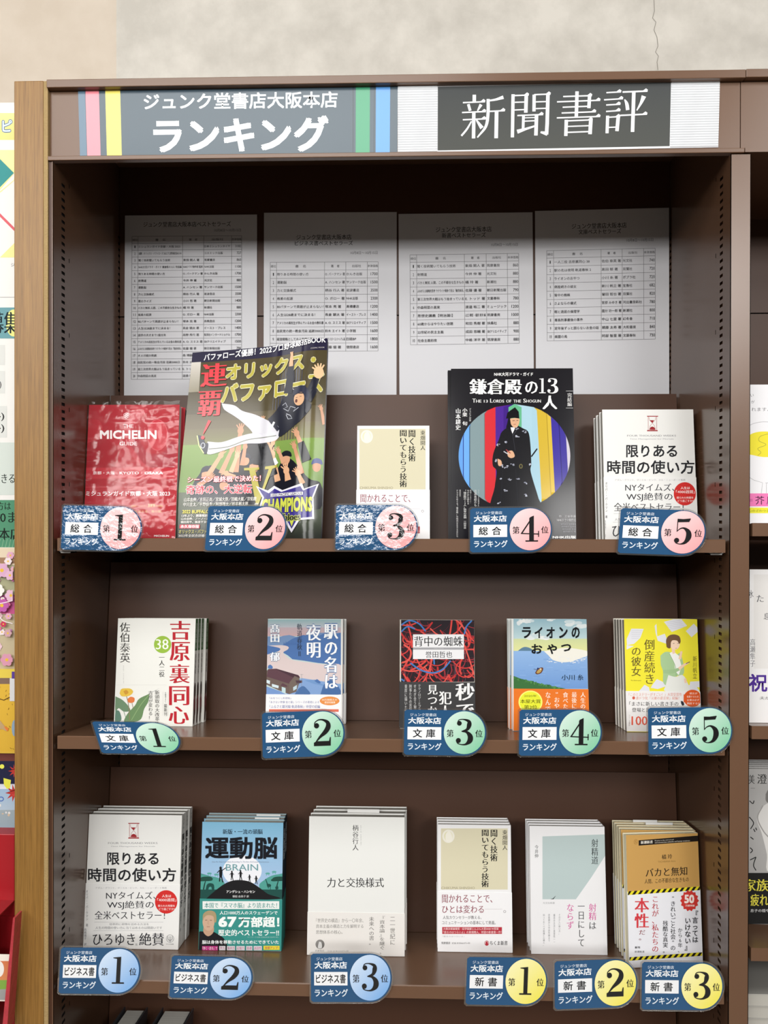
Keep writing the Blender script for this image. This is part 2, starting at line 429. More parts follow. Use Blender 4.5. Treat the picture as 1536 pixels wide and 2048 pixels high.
boxes('back_panel', [(.007, .258, .1, W-.001, .262, zsplit-.0012)], STEEL_SHADED, bc)
boxes('back_panel', [(.007, .258, zsplit+.0008, W-.001, .262, 2.077)], STEEL_SHADED, bc)
def shelf(row, parent, x0, x1, d=.25):
    zt = ZT[row]; th = .0172
    prof = [(0, zt-th), (0, zt-.0012), (.0012, zt), (d, zt-TT*d), (d, zt-TT*d-.002), (.012, zt-TT*.012-.002), (.012, zt-th)]
    V = [(x, y, z) for x in (x0, x1) for (y, z) in prof]; n = len(prof)
    Fc = [tuple(range(n-1, -1, -1)), tuple(range(n, 2*n))]+[(i, (i+1) % n, n+(i+1) % n, n+i) for i in range(n)]
    return mesh_obj('shelf', V, [f[::-1] for f in Fc], STEEL, parent)
def plate(row, parent, x0, x1, h=.243):
    zb = zboard(row, YB); c, s = math.cos(TILT), math.sin(TILT)
    def P(x, a, b): return (x, YB+a*s+b*c, zb+a*c-b*s)
    V = [P(x, a, b) for x in (x0, x1) for (a, b) in ((.0005, 0), (h, 0), (h, .0015), (.0005, .0015))]
    V += []
    return mesh_obj('backstop_plate', V, [(3, 2, 1, 0)[::-1], (4, 5, 6, 7)[::-1], (0, 1, 5, 4), (1, 2, 6, 5), (2, 3, 7, 6), (3, 0, 4, 7)][2:]+[(3, 2, 1, 0), (4, 5, 6, 7)], STEEL_SHADED, parent)
CLIPM = mat('zinc_clip', 'c9c7c4', rough=.3, metal=.6)
for r in (1, 2, 3, 4):
    shelf(r, bc, .0115, W-.0055)
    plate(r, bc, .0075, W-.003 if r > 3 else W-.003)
    zz = ZT[r]-.0172
    for (xa, xb) in ((.0095, .026), (W-.022, W-.004)):
        boxes('shelf_clip', [(xa, .012, zz-.0035, xb, .03, zz-.0015), (xa, .012, zz-.0035, xa+.0015, .03, zz+.002), (xb-.0015, .012, zz-.0035, xb, .03, zz+.002)], CLIPM, bc)

bc2 = thing('bookcase', 'next brown steel bay to the right, cut off by the picture edge', 'bookcase', Matrix.Translation((W+.0258, 0, 0)))
X2 = .62
boxes('top_trim', [(-.0088, -.0065, 2.0783, X2, .34, 2.0892)], STEEL, bc2, .0008)
boxes('header_board', [(-.0117, .004, 1.99, X2, .007, 2.0776)], STEEL, bc2)
boxes('header_lip', [(-.0088, -.0035, 1.983, X2, .34, 1.989)], STEEL, bc2)
boxes('back_panel', [(.001, .258, .1, X2, .262, zsplit-.0012)], STEEL_SHADED, bc2)
boxes('back_panel', [(.001, .258, zsplit+.0008, X2, .262, 2.077)], STEEL_SHADED, bc2)
boxes('side_panel', [(X2-.002, 0, .1, X2, .34, 2.08)], STEEL, bc2)
ZT2 = {1: at(1520, 1046, 0)[2], 2: at(1520, 1452, 0)[2], 3: at(1520, 1896, 0)[2], 4: at(1520, 2160, 0)[2]}
def shelf2(zt):
    prof = [(0, zt-.0172), (0, zt), (.25, zt-TT*.25), (.25, zt-TT*.25-.002), (.012, zt-TT*.012-.002), (.012, zt-.0172)]
    V = [(x, y, z) for x in (.0035, X2-.004) for (y, z) in prof]; n = len(prof)
    Fc = [tuple(range(n-1, -1, -1)), tuple(range(n, 2*n))]+[(i, (i+1) % n, n+(i+1) % n, n+i) for i in range(n)]
    mesh_obj('shelf', V, [f[::-1] for f in Fc], STEEL, bc2)
for k in ZT2: shelf2(ZT2[k])

# ------------------------------------------------------------------ header signs
def frame_plane(P0, ex, ez):
    ex = Vector(ex).normalized(); ez = (Vector(ez)-ex*Vector(ez).dot(ex)).normalized(); ey = ez.cross(ex)
    m = Matrix((ex, ey, ez)).transposed().to_4x4(); m.translation = P0; return m
def px_mapper(mw, ox=0, oy=0, s=1):
    O = np.array(mw.translation); ex = np.array(mw.col[0][:3]); ey = np.array(mw.col[1][:3]); ez = np.array(mw.col[2][:3])
    def f(x, y):
        P = hit(ox+np.asarray(x)/s, oy+np.asarray(y)/s, O, ey)-O
        return P @ ex, P @ ez
    return f
def sheet(name, TL, TR, BR, BL, Y, m, parent, thick=.0004):
    V = [at(*p, Y) for p in (BL, BR, TR, TL)]; n = [(v[0], v[1]+thick, v[2]) for v in V]
    return V, mesh_obj(name, [tuple(v) for v in V]+n, [(0, 1, 2, 3), (7, 6, 5, 4), (0, 4, 5, 1), (1, 5, 6, 2), (2, 6, 7, 3), (3, 7, 4, 0)], m, parent)
NAVY = '40525f'
def quad_mapper(TL, TR, BR, BL, Y, mw, rect):
    """design rect -> the true corners of the sheet"""
    c = [np.array(mw.inverted() @ at(*p, Y)) for p in (TL, TR, BR, BL)]
    x0, y0, x1, y1 = rect
    def f(x, y):
        u = (np.asarray(x)-x0)/(x1-x0); v = (np.asarray(y)-y0)/(y1-y0)
        P = (1-v)[:, None]*((1-u)[:, None]*c[0]+u[:, None]*c[1])+v[:, None]*((1-u)[:, None]*c[3]+u[:, None]*c[2])
        return P[:, 0], P[:, 2]
    return f
def flat_thing(name, label, cat, TL, TR, BR, BL, Y, m, rect=None, group=None):
    B = at(*BL, Y); mw = frame_plane(B, (1, 0, 0), (0, 0, 1))
    t = thing(name, label, cat, mw, group)
    _, o = sheet('sheet', TL, TR, BR, BL, Y, m, None); o.parent = t; o.matrix_parent_inverse = mw.inverted()
    f = quad_mapper(TL, TR, BR, BL, Y, mw, rect or (BL[0], TL[1], TR[0], BL[1]))
    return t, Art(f)
SIGNM = mat('laminated_sign', rough=.22, spec=.5, attr=True, bump=.08, bscale=9, bdist=.002, detail=1)
t, A = flat_thing('ranking_sign', 'dark slate sign with coloured stripes reading ranking on the header', 'sign', (156, 179), (795.5, 171), (794.5, 307), (160, 315), .0030, PAPER, (156, 178, 795, 314))
A.R(156, 178, 795, 314, NAVY)
for a, b, c in ((171, 198, 'f08a97'), (211, 241, 'f3e46a'), (712, 740, '3f9a72'), (752, 780, '5a9adf')):
    A.R(a, 178, b, 314, c)
A.R(156, 178, 170, 314, '577389'); A.R(706, 178, 707.5, 314, '2b3a45'); A.R(748, 178, 749, 314, '2b3a45')
A.T_('ジュンク堂書店大阪本店', 288, 188, 676, 221, 'dfe6ea', w=.018)
A.T_('ランキング', 306, 236, 658, 308, 'e6ecf0', w=.03)
A.build('printed_face', SIGNM, t)

t, A = flat_thing('review_sign', 'white ribbed sign with grey panel reading newspaper book reviews', 'sign', (795.5, 171), (1440, 159), (1436.5, 294.5), (795.5, 306.5), .0030, mat('ribbed_white_card', 'e6e8ec', rough=.5), (795, 172, 1440, 307))
# ribs of the corrugated card, moulded
rib = []
f = A.map
nr = 27
Vr = []; Fr = []
for seg, (xa, xb) in enumerate(((795.6, 875), (1344, 1439.5))):
    for i in range(nr):
        ya = 172.6+(134/nr)*i; yb = ya+134/nr
        X, Z = f(np.array([xa, xb, xa, xb, xa, xb]), np.array([ya, ya, (ya+yb)/2, (ya+yb)/2, yb-.5, yb-.5]))
        k = len(Vr); ys = (0, 0, -.0011, -.0011, 0, 0)
        Vr += [(X[j], ys[j]-.0001, Z[j]) for j in range(6)]; Fr += [(k, k+2, k+3, k+1)[::1], (k+2, k+4, k+5, k+3)]
ro = mesh_obj('rib', Vr, Fr, mat('rib_card', 'e3e6ea', rough=.5), t); ro['kind'] = 'stuff'
A.R(876, 176, 1343, 303, '474a4b', '50524f')
zz = lambda p: (900+p[0]/3.657, 190+p[1]/3.657)
WC = 'f0f2f4'
def hs(x0, x1, y0, y1=None, w=10, serif=1):
    y1 = y0-4 if y1 is None else y1
    A.L_([zz((x0, y0)), zz((x1, y1))], w/3.657, WC)
    if serif: A.P([zz(p) for p in ((x1-34, y1-w*.3), (x1-12, y1-20), (x1+3, y1-9), (x1-4, y1+w*.5), (x1-30, y1+w*.5))], WC)
def vs_(pts, w, smooth=False): A.L_([zz(p) for p in pts], [k/3.657 for k in w] if hasattr(w, '__len__') else w/3.657, WC, smooth)
# first character
vs_([(182, 12), (182, 66)], 25); hs(98, 262, 68); vs_([(138, 80), (152, 128)], [20, 20]); vs_([(232, 84), (206, 130)], [24, 9]); hs(92, 268, 140); hs(98, 268, 193); vs_([(179, 140), (178, 330)], 25)
vs_([(162, 205), (130, 260), (88, 310)], [10, 14, 14], True); vs_([(198, 196), (240, 256)], [10, 30])
vs_([(284, 58), (340, 50), (396, 34)], [12, 16, 26], True); vs_([(284, 45), (284, 150), (268, 245), (206, 324)], [23, 23, 20, 10], True); hs(284, 408, 136); vs_([(347, 136), (345, 332)], 27)
# second
vs_([(467, 14), (465, 328)], 24); hs(467, 582, 24, 22, serif=1); vs_([(564, 24), (562, 150)], 26); hs(480, 560, 73, 72, 9, 0); hs(480, 560, 129, 127, 9, 0)
vs_([(622, 20), (622, 142)], 24); hs(622, 742, 20, 18); vs_([(723, 20), (720, 230), (716, 312)], 26); vs_([(722, 306), (672, 294)], [32, 12]); hs(635, 715, 73, 72, 9, 0); hs(635, 715, 122, 121, 9, 0)
hs(500, 690, 170, 166); vs_([(545, 172), (543, 276)], 20); vs_([(641, 168), (638, 318)], 26); hs(550, 632, 212, 210, 9, 0); hs(550, 632, 188, 187, 7, 0); vs_([(500, 288), (560, 270), (640, 246)], [30, 18, 12])
# third
vs_([(936, 2), (933, 186)], 25); hs(835, 1045, 38, 35); vs_([(1028, 34), (1024, 126)], 25); hs(790, 1106, 76, 70); hs(832, 1030, 116, 112, 10, 0); hs(825, 1076, 158, 153); hs(790, 1108, 193, 188)
vs_([(860, 208), (858, 326)], 25); vs_([(1040, 208), (1035, 316)], 27); hs(860, 1052, 216, 212); hs(870, 1030, 257, 254, 9, 0); hs(866, 1030, 300, 297, 10, 0)
# fourth
hs(1150, 1258, 16, 12); hs(1134, 1272, 68, 62); hs(1150, 1254, 106, 102); hs(1150, 1254, 153, 148); vs_([(1162, 184), (1160, 312)], 23); vs_([(1240, 190), (1232, 298)], 26); hs(1162, 1254, 196, 192); hs(1166, 1236, 270, 268, 9, 0)
hs(1268, 1450, 14, 10, 12); vs_([(1350, 12), (1346, 306)], 26); vs_([(1284, 68), (1300, 100), (1308, 146)], [8, 24, 26], True); vs_([(1424, 46), (1404, 96), (1374, 150)], [34, 20, 8], True); hs(1255, 1450, 184, 178, 11)
A.build('printed_face', PMATT, t)

# ------------------------------------------------------------------ ranking lists on the back panel
def listing(lab, quad, rect, titles, date, tab, cols, rows, hh):
    t, A = flat_thing('ranking_list', lab, 'paper', *quad, .2555, PAPER, rect, 'ranking lists taped along the back panel')
    for (s, a, b, c, d) in titles: A.T_(s, a, b, c, d, '1c1c1e', w=.011)
    A.T_('10月8日～10月15日', *date, '444446')
    x0, y0, x1, y1 = tab; n = len(rows); rh = (y1-y0-hh)/n
    ys = [y0, y0+hh]+[y0+hh+rh*(i+1) for i in range(n)]
    for y in ys: A.R(x0, y-.35, x1, y+.35, '6b6b6e')
    for x in cols: A.R(x-.35, y0, x+.35, y1, '6b6b6e')
    cw = [(cols[i], cols[i+1]) for i in range(5)]
    for (s, (a, b), k) in zip(('順位', '書　名', '著　者', '出版社', '本体価格'), cw, (.85, .22, .4, .42, .95)):
        m = (a+b)/2; wd = (b-a)*k; A.T_(s, m-wd/2, y0+hh*.34, m+wd/2, y0+hh*.68, '3c3c3e')
    for i, (ti, au, pu, pr) in enumerate(rows):
        ya = ys[i+1]+rh*.32; yb = ys[i+1]+rh*.68; hgt = yb-ya
        def put(s, a, lim, al=0):
            if not s: return
            wd = min(sum(.55 if ord(c) < 256 else 1 for c in s)*hgt*1.08, lim)
            x = a if al == 0 else a+lim-wd
            A.T_(s, x, ya, x+wd, yb, '38383a', w=.006)
        ns = str(i+1); wn = 2.2*len(ns); m = (cw[0][0]+cw[0][1])/2; A.T_(ns, m-wn/2, ya, m+wn/2, yb, '3a3a3c')
        put(ti, cw[1][0]+1.2, cw[1][1]-cw[1][0]-3); put(au, cw[2][0]+1.2, cw[2][1]-cw[2][0]-3)
        put(pu, cw[3][0]+1.2, cw[3][1]-cw[3][0]-4); put(pr, cw[4][0]+1, cw[4][1]-cw[4][0]-2, 1)
    A.build('printed_list', PMATT, t)
R1 = [('ミシュランガイド京都・大阪 2023', '', '日本ミシュランタイヤ', '3182'), ('連覇！オリックス・バファローズ 2022プロ野球総括BOOK', '', 'コスミック出版', '727'),
('聞く技術聞いてもらう技術', '東畑 開人 著', '筑摩書房', '860'), ('NHK大河ドラマ・ガイド 鎌倉殿の13人 完結編', 'NHKドラマ制作班 監修', 'NHK出版', '1100'),
('限りある時間の使い方', 'O. バークマン 著', 'かんき出版', '1700'), ('射精道', '今井 伸 著', '光文社', '880'), ('運動脳', 'A. ハンセン 著', 'サンマーク出版', '1500'),
('力と交換様式', '柄谷 行人 著', '岩波書店', '3500'), ('君のクイズ', '小川 哲 著', '朝日新聞出版', '1400'), ('バカと無知 人間、この不都合な生きもの', '橘 玲 著', '新潮社', '880'),
('格差の起源', 'O. ガロー 著', 'NHK出版', '2300'), ('80パターンで英語が止まらない！', '塚本 亮 著', '高橋書店', '1200'), ('人生は28歳までに決まる！', '長倉 顕太 著', 'イースト・プレス', '1400'),
('語学の天才まで1億光年', '高野 秀行 著', '集英社インターナショナル', '1700'), ('アメリカの高校生が学んでいるお金の教科書', 'A. O. スミス 著', 'SBクリエイティブ', '1500'),
('よみがえる戦略的思考 ウクライナ戦争で見る「動的体系」', '佐藤 優 著', '朝日新聞出版', '790'), ('オメガ城の惨劇', '森 博嗣 著', '講談社', '960'), ('自民党の統一教会汚染 追跡3000日', '鈴木 エイト 著', '小学館', '1600'),
('第三次世界大戦はもう始まっている', 'E. トッド 著', '文藝春秋', '780'), ('中森明菜の真実', '渡邉 裕二 著', 'ミュージック', '1200')]
R2 = [R1[4], R1[6], R1[7], R1[10], R1[11], R1[12], R1[14], R1[17], ('経営戦略としての人的資本開示と実践', 'HRテクノロジーコンソーシアム 編', '日経BP', '1800'), ('お金の教室', '斎藤 優 著', '徳間書店', '1600')]
R3 = [R1[2], R1[5], R1[9], R1[15], R1[18], R1[19], ('思想史講義【明治篇Ⅰ】', '山口 輝臣・福家 崇洋 編', '筑摩書房', '1000'), ('60歳からはやりたい放題', '和田 秀樹 著', '扶桑社', '880'), ('22世紀の民主主義', '成田 悠輔 著', 'SBクリエイティブ', '900'), ('社会主義前夜', '中嶋 洋平 著', '筑摩書房', '880')]
R4 = [('一人二役 吉原裏同心 38', '佐伯 泰英 著', '光文社', '740'), ('駅の名は夜明 軌道春秋 2', '高田 郁 著', '双葉社', '720'), ('ライオンのおやつ', '小川 糸 著', 'ポプラ社', '720'), ('倒産続きの彼女', '新川 帆立 著', '宝島社', '682'), ('背中の蜘蛛', '誉田 哲也 著', '双葉社', '820'),
('さよならの儀式', '宮部 みゆき 著', '河出書房新社', '780'), ('暇と退屈の倫理学', '國分 功一郎 著', '新潮社', '800'), ('毒島刑事最後の事件', '中山 七里 著', '幻冬舎', '710'), ('定年後ずっと困らないお金の話', '頼藤 太希 著', '大和書房', '840'), ('楽園の烏', '阿部 智里 著', '文藝春秋', '730')]
listing('white list sheet with twenty table rows, above the red guidebooks', ((250, 431), (514, 429), (514, 801), (248, 803)), (250, 430, 514, 802), [('ジュンク堂書店大阪本店ベストセラーズ', 287, 443, 462, 453.5)], (429, 458, 482, 464), (264.4, 472, 483.5, 758), (264.4, 276.5, 365.8, 408, 463.5, 483.5), R1, 14)
listing('white list sheet headed for business books, behind the baseball magazine', ((528, 425.5), (793.4, 424), (793, 800), (527, 801)), (528, 425, 793, 800), [('ジュンク堂書店大阪本店', 593, 469, 703, 479.5), ('ビジネス書ベストセラーズ', 590, 481.5, 706, 491)], (701, 503, 755, 509), (540.8, 524, 756.3, 702), (540.8, 553.5, 649.4, 692, 734.7, 756.3), R2, 16)
listing('white list sheet directly above the drama guide, third from the oak panel', ((797, 428), (1065, 424.5), (1068, 797), (799, 801)), (797, 426, 1066, 799), [('ジュンク堂書店大阪本店', 872, 453, 984, 464), ('新書ベストセラーズ', 884, 465, 972, 475)], (983, 487, 1036, 493), (819.7, 508, 1037.6, 688), (819.7, 833, 929, 972.6, 1015, 1037.6), R3, 15)
listing('white list sheet headed for paperbacks, farthest from the oak panel', ((1070, 422), (1338, 415.5), (1338.5, 794), (1072, 798)), (1070, 419, 1343, 796), [('ジュンク堂書店大阪本店', 1145, 446, 1257, 457), ('文庫ベストセラーズ', 1158.8, 458, 1245.6, 468)], (1257, 479, 1311, 485), (1093.5, 499, 1314.7, 680), (1093.5, 1107.5, 1204.5, 1247.5, 1291.4, 1314.7), R4, 15)
# ------------------------------------------------------------------ books
MT = {}
def flatmat(c, gloss=False):
    k = ('glossy_cover_' if gloss else 'matt_cover_')+c
    return mat(k, c, rough=.18 if gloss else .5, spec=.5)
def cshape(w, h, T, t, spine, z0=0., x0=0., g=0.):
    """front board, back board and spine of a cover; g lets a jacket or band stand proud"""
    bs = [(x0-g, -g, z0, x0+w+g, t, z0+h), (x0-g, T-t, z0, x0+w+g, T+g, z0+h)]
    if spine == 'R': bs.append((x0+w-t, t, z0, x0+w+g, T-t, z0+h))
    else: bs.append((x0-g, t, z0, x0+t, T-t, z0+h))
    return bs
def book(name, label, row, xl, xr, ytop, Y, T, spine, cover, pages, n=1, rot=0, zoom=(0, 0, 1), art=None, band=None, bart=None, spart=None,
         gloss=False, group=None, copies=None, xoff=0., zt=None, labels=None, wrap=False, curve=None):
    zt_ = ZT[row] if zt is None else zt
    zb = zt_-TT*Y
    px0, pyb = proj((.45, Y, zb))
    O = at(xl, pyb, Y); O[2] = zb
    Mx = Matrix.Rotation(-TILT, 4, 'X') @ Matrix.Rotation(rot, 4, 'Z'); Mx.translation = O+Mx.col[2].to_3d()*.0004; O = Mx.translation.copy()
    ex = np.array(Mx.col[0][:3]); ez = np.array(Mx.col[2][:3]); On = np.array(O)
    w = bisect(lambda k: proj(On+ex*k)[0]-xr, .02, .6); h = bisect(lambda k: ytop-proj(On+ex*w/2+ez*k)[1], .02, .6)
    first = None
    t = thing(name, label, 'book' if name != 'magazine' else 'magazine', Mx, group)
    tk = .0005
    mf = flatmat(cover, gloss)
    def grid_plate(nm, y0, m, par, x0=0., x1=None, z0=0., z1=None, th=.0005):
        x1 = w if x1 is None else x1; z1 = h if z1 is None else z1
        nx = 48; V = []; Fc = []
        for yy in (0, th):
            for j in range(2):
                for i in range(nx+1): V.append((min(max(w*i/nx, x0), x1), y0+yy, z0 if j == 0 else z1))
        k = nx+1
        for i in range(nx):
            Fc += [(i, i+1, k+i+1, k+i), (2*k+i, 3*k+i, 3*k+i+1, 2*k+i+1), (k+i, k+i+1, 3*k+i+1, 3*k+i), (i, 2*k+i, 2*k+i+1, i+1)]
        Fc += [(0, k, 3*k, 2*k), (nx, 2*k+nx, 3*k+nx, k+nx)]
        V = curve(np.array(V), w, h); return mesh_obj(nm, V, Fc, m, par, False)
    if curve is None:
        boxes('cover', cshape(w, h, T, tk, spine), mf, t)
        ins = .0012
        if spine == 'R': pb = (ins, tk, .0012, w-tk, T-tk, h-.0015)
        else: pb = (tk, tk, .0012, w-ins, T-tk, h-.0015)
        boxes('page_block', [pb], pages, t)
    else:
        grid_plate('cover', 0, mf, t); grid_plate('page_block', .0006, pages, t, .001, w-.001, .0005, h-.001, T-.0012); grid_plate('back_cover', T-.0005, mf, t)
    f = px_mapper(Mx, *zoom)
    wf = (lambda P: curve(P, w, h)) if curve is not None else None
    A = Art(f, wf, sub=6 if curve is not None else 0)
    A.w = w; z = zoom
    TLx, TRx = proj(On+ez*h), proj(On+ez*h+ex*w); BLx, BRx = proj(On), proj(On+ex*w)
    d = lambda p: ((p[0]-z[0])*z[2], (p[1]-z[1])*z[2])
    A.q = [d(p) for p in (TLx, TRx, BRx, BLx)]
    eps = .6
    A.x0 = min(A.q[0][0], A.q[3][0]); A.x1 = max(A.q[1][0], A.q[2][0]); A.y0 = min(A.q[0][1], A.q[1][1]); A.y1 = max(A.q[2][1], A.q[3][1])
    A.w, A.h = w, h
    g0 = A.map
    def clampmap(x, y):
        X, Z = g0(x, y); return np.clip(X, .0, w), np.clip(Z, .0, h)
    A.map = clampmap
    PM = PGLOSS if gloss else PMATT
    if art:
        art(A)
        if A.V: A.build('cover_print', PM, t)
    if band:
        yb_, bc_ = band
        zbt = h*(1-(yb_-A.y0)/(A.y1-A.y0)) if yb_ else h*.3
        Xb, Zb = px_mapper(Mx, *zoom)(np.array([(A.x0+A.x1)/2]), np.array([yb_])); zbt = float(Zb[0])
        if curve is None:
            bo = boxes('paper_band', cshape(w, zbt-.0006, T, .0004, spine, z0=.0006, g=.0005), flatmat(bc_, gloss), t)
            if bart:
                B = Art(clampmap); B.q = A.q; B.x0, B.x1, B.y0, B.y1 = A.x0, A.x1, yb_, A.y1; B.w, B.h = w, h
                bart(B); b_ = B.build('band_print', PM, bo); b_.location.y = -.00052
    if spart:
        S = Art(lambda u, v: (u, v)); S.axis = 0
        # design: u 0..100 across the spine, v 0..1000 down it
        S.map = lambda u, v: (np.asarray(u)/100*T, h*(1-np.asarray(v)/1000))
        sx = w if spine == 'R' else 0
        S.warp = lambda P: np.stack([sx+(1 if spine == 'R' else -1)*(.0006 if band else .0001)-P[:, 1]*(1 if spine == 'R' else -1), P[:, 0], P[:, 2]], 1)
        spart(S)
        if spine == 'L': S.axis = 0
        S.build('spine_print', PM, t)
    if wrap:
        nx, nz = 30, 44; V = []; Fc = []
        rnd = random.Random(3)
        for j in range(nz+1):
            for i in range(nx+1):
                a, b = i/nx, j/nz; e = min(a, 1-a, b, 1-b)
                V.append((-.0002+(w+.001)*a, -.0022-.0016*rnd.random()*(1.6 if e < .12 else .5), -.0+.001+(h+.002)*b+(.003*rnd.random() if j == nz else 0)))
        for j in range(nz):
            for i in range(nx):
                k = j*(nx+1)+i; Fc.append((k, k+1, k+nx+2, k+nx+1))
        mesh_obj('shrink_wrap', V, Fc, WRAP, t, True)['label'] = 'crinkled clear shrink film'
    t['n_w'] = round(w, 4)
    # copies queued behind the front one, each its own thing
    out = [t]
    def copytree(o, parent):
        c = o.copy(); COL.objects.link(c); c.parent = parent
        for ch in list(o.children): copytree(ch, c)
        return c
    offs = copies or [(0, k*(T+.0022), 0) for k in range(1, n)]
    for k, of in enumerate(offs):
        if of[0] == 'w':
            dx, dy = of[1]*math.cos(rot)+of[2]*math.sin(rot), -of[1]*math.sin(rot)+of[2]*math.cos(rot); dr = of[3]
        else: dx, dy, dr = of
        r = t.copy(); COL.objects.link(r)
        if of[0] != 'w' and curve is None and row < 4: dy = (T+(.0030 if spine == 'L' else .0019))*(k+1)
        if curve is not None: dy += .0012*(k+1)
        m2 = Mx @ Matrix.Translation((dx, dy, 0)) @ Matrix.Rotation(dr, 4, 'Z'); r.matrix_world = m2
        for ch in list(t.children):
            if ch.name.startswith('shrink'): continue
            copytree(ch, r)
        r['label'] = labels[k]
        out.append(r)
    print('BOOK', name, [round(v, 3) for v in (O[0], Y, w, h)])
    return out

# --- row 1 : red guide in shrink film
def a_guide(A):
    A.R(A.x0, A.y0, A.x1, A.y1, 'ae2a35', 'b8303a')
    for c in ((.78, .26, 250, 'bb3a45'), (.12, .34, 210, 'bd333d')):
        pass
    A.S([(700, 150), (840, 150), (820, 260), (760, 420), (820, 640), (960, 780), (1270, 800), (1270, 720), (1010, 640), (860, 480), (880, 330), (1000, 190)], 'bd3f49')
    A.S([(335, 330), (430, 300), (520, 330), (540, 480), (440, 620), (340, 640)], 'bb333d')
    A.E(1100, 460, 100, 155, 'c23440'); A.ring(1100, 460, 102, 157, 5, 'd56a72')
    A.S([(820, 560), (900, 500), (1000, 640), (1150, 640), (1270, 520), (1270, 790), (1000, 780)], 'a52f3b')
    A.S([(335, 560), (560, 500), (700, 620), (640, 790), (335, 790)], 'a62630')
    A.R(A.x0, 796, A.x1, 908, 'bf2f3b'); A.R(A.x0, 908, A.x1, 992, 'ae2833'); A.R(A.x0, 992, A.x1, 996, 'd0525c')
    for k in range(6):
        an = math.pi/3*k; A.ring(782+18*math.sin(an), 262-18*math.cos(an), 11, 11, 5, 'f3d9db', 14)
    A.T_('THE', 750, 350, 855, 388, 'f6e3e3', w=.01); A.T_('MICHELIN', 512, 412, 1092, 502, 'fbf1f1', w=.03); A.T_('GUIDE', 712, 530, 890, 568, 'f6e3e3', w=.01)
    A.T_('京都・大阪', 440, 832, 664, 866, 'f6e3e3', w=.014); A.T_('KYOTO', 712, 836, 912, 864, 'f6e3e3', w=.03); A.R(940, 836, 942, 866, 'e59a9f'); A.T_('OSAKA', 968, 836, 1158, 864, 'f6e3e3', w=.03)
    A.T_('ミシュランガイド京都・大阪 2023', 368, 1034, 1230, 1086, 'fbf1f1', w=.014)
    A.T_('掲載店・レストラン', 830, 1178, 1000, 1198, 'efb070'); A.T_('389', 1002, 1166, 1076, 1200, 'f3c890', w=.01); A.T_('軒を掲載', 1080, 1178, 1156, 1198, 'efb070')
    A.T_('人生を変える、食の旅。', 800, 1230, 1150, 1256, 'efc08a')
    A.T_('MICHELIN', 1066, 1484, 1220, 1504, 'f6e3e3', w=.03)
book('guidebook', 'front red guidebook in crinkled clear film, above the pink number one card', 1, 165.5, 350, 809.5, .098, .0155, 'L', 'ae2a35', PG_WHITE, zoom=(100, 780, 5.12), art=a_guide,
     group='red guidebooks', wrap=True, copies=[(.0035, .017, 0), (.0025, .034, 0), (.0035, .051, 0)],
     labels=['second red guidebook, just behind the film wrapped front copy', 'third red guidebook from the front of the shrink wrapped stack', 'rearmost red guidebook of the shrink wrapped stack'])

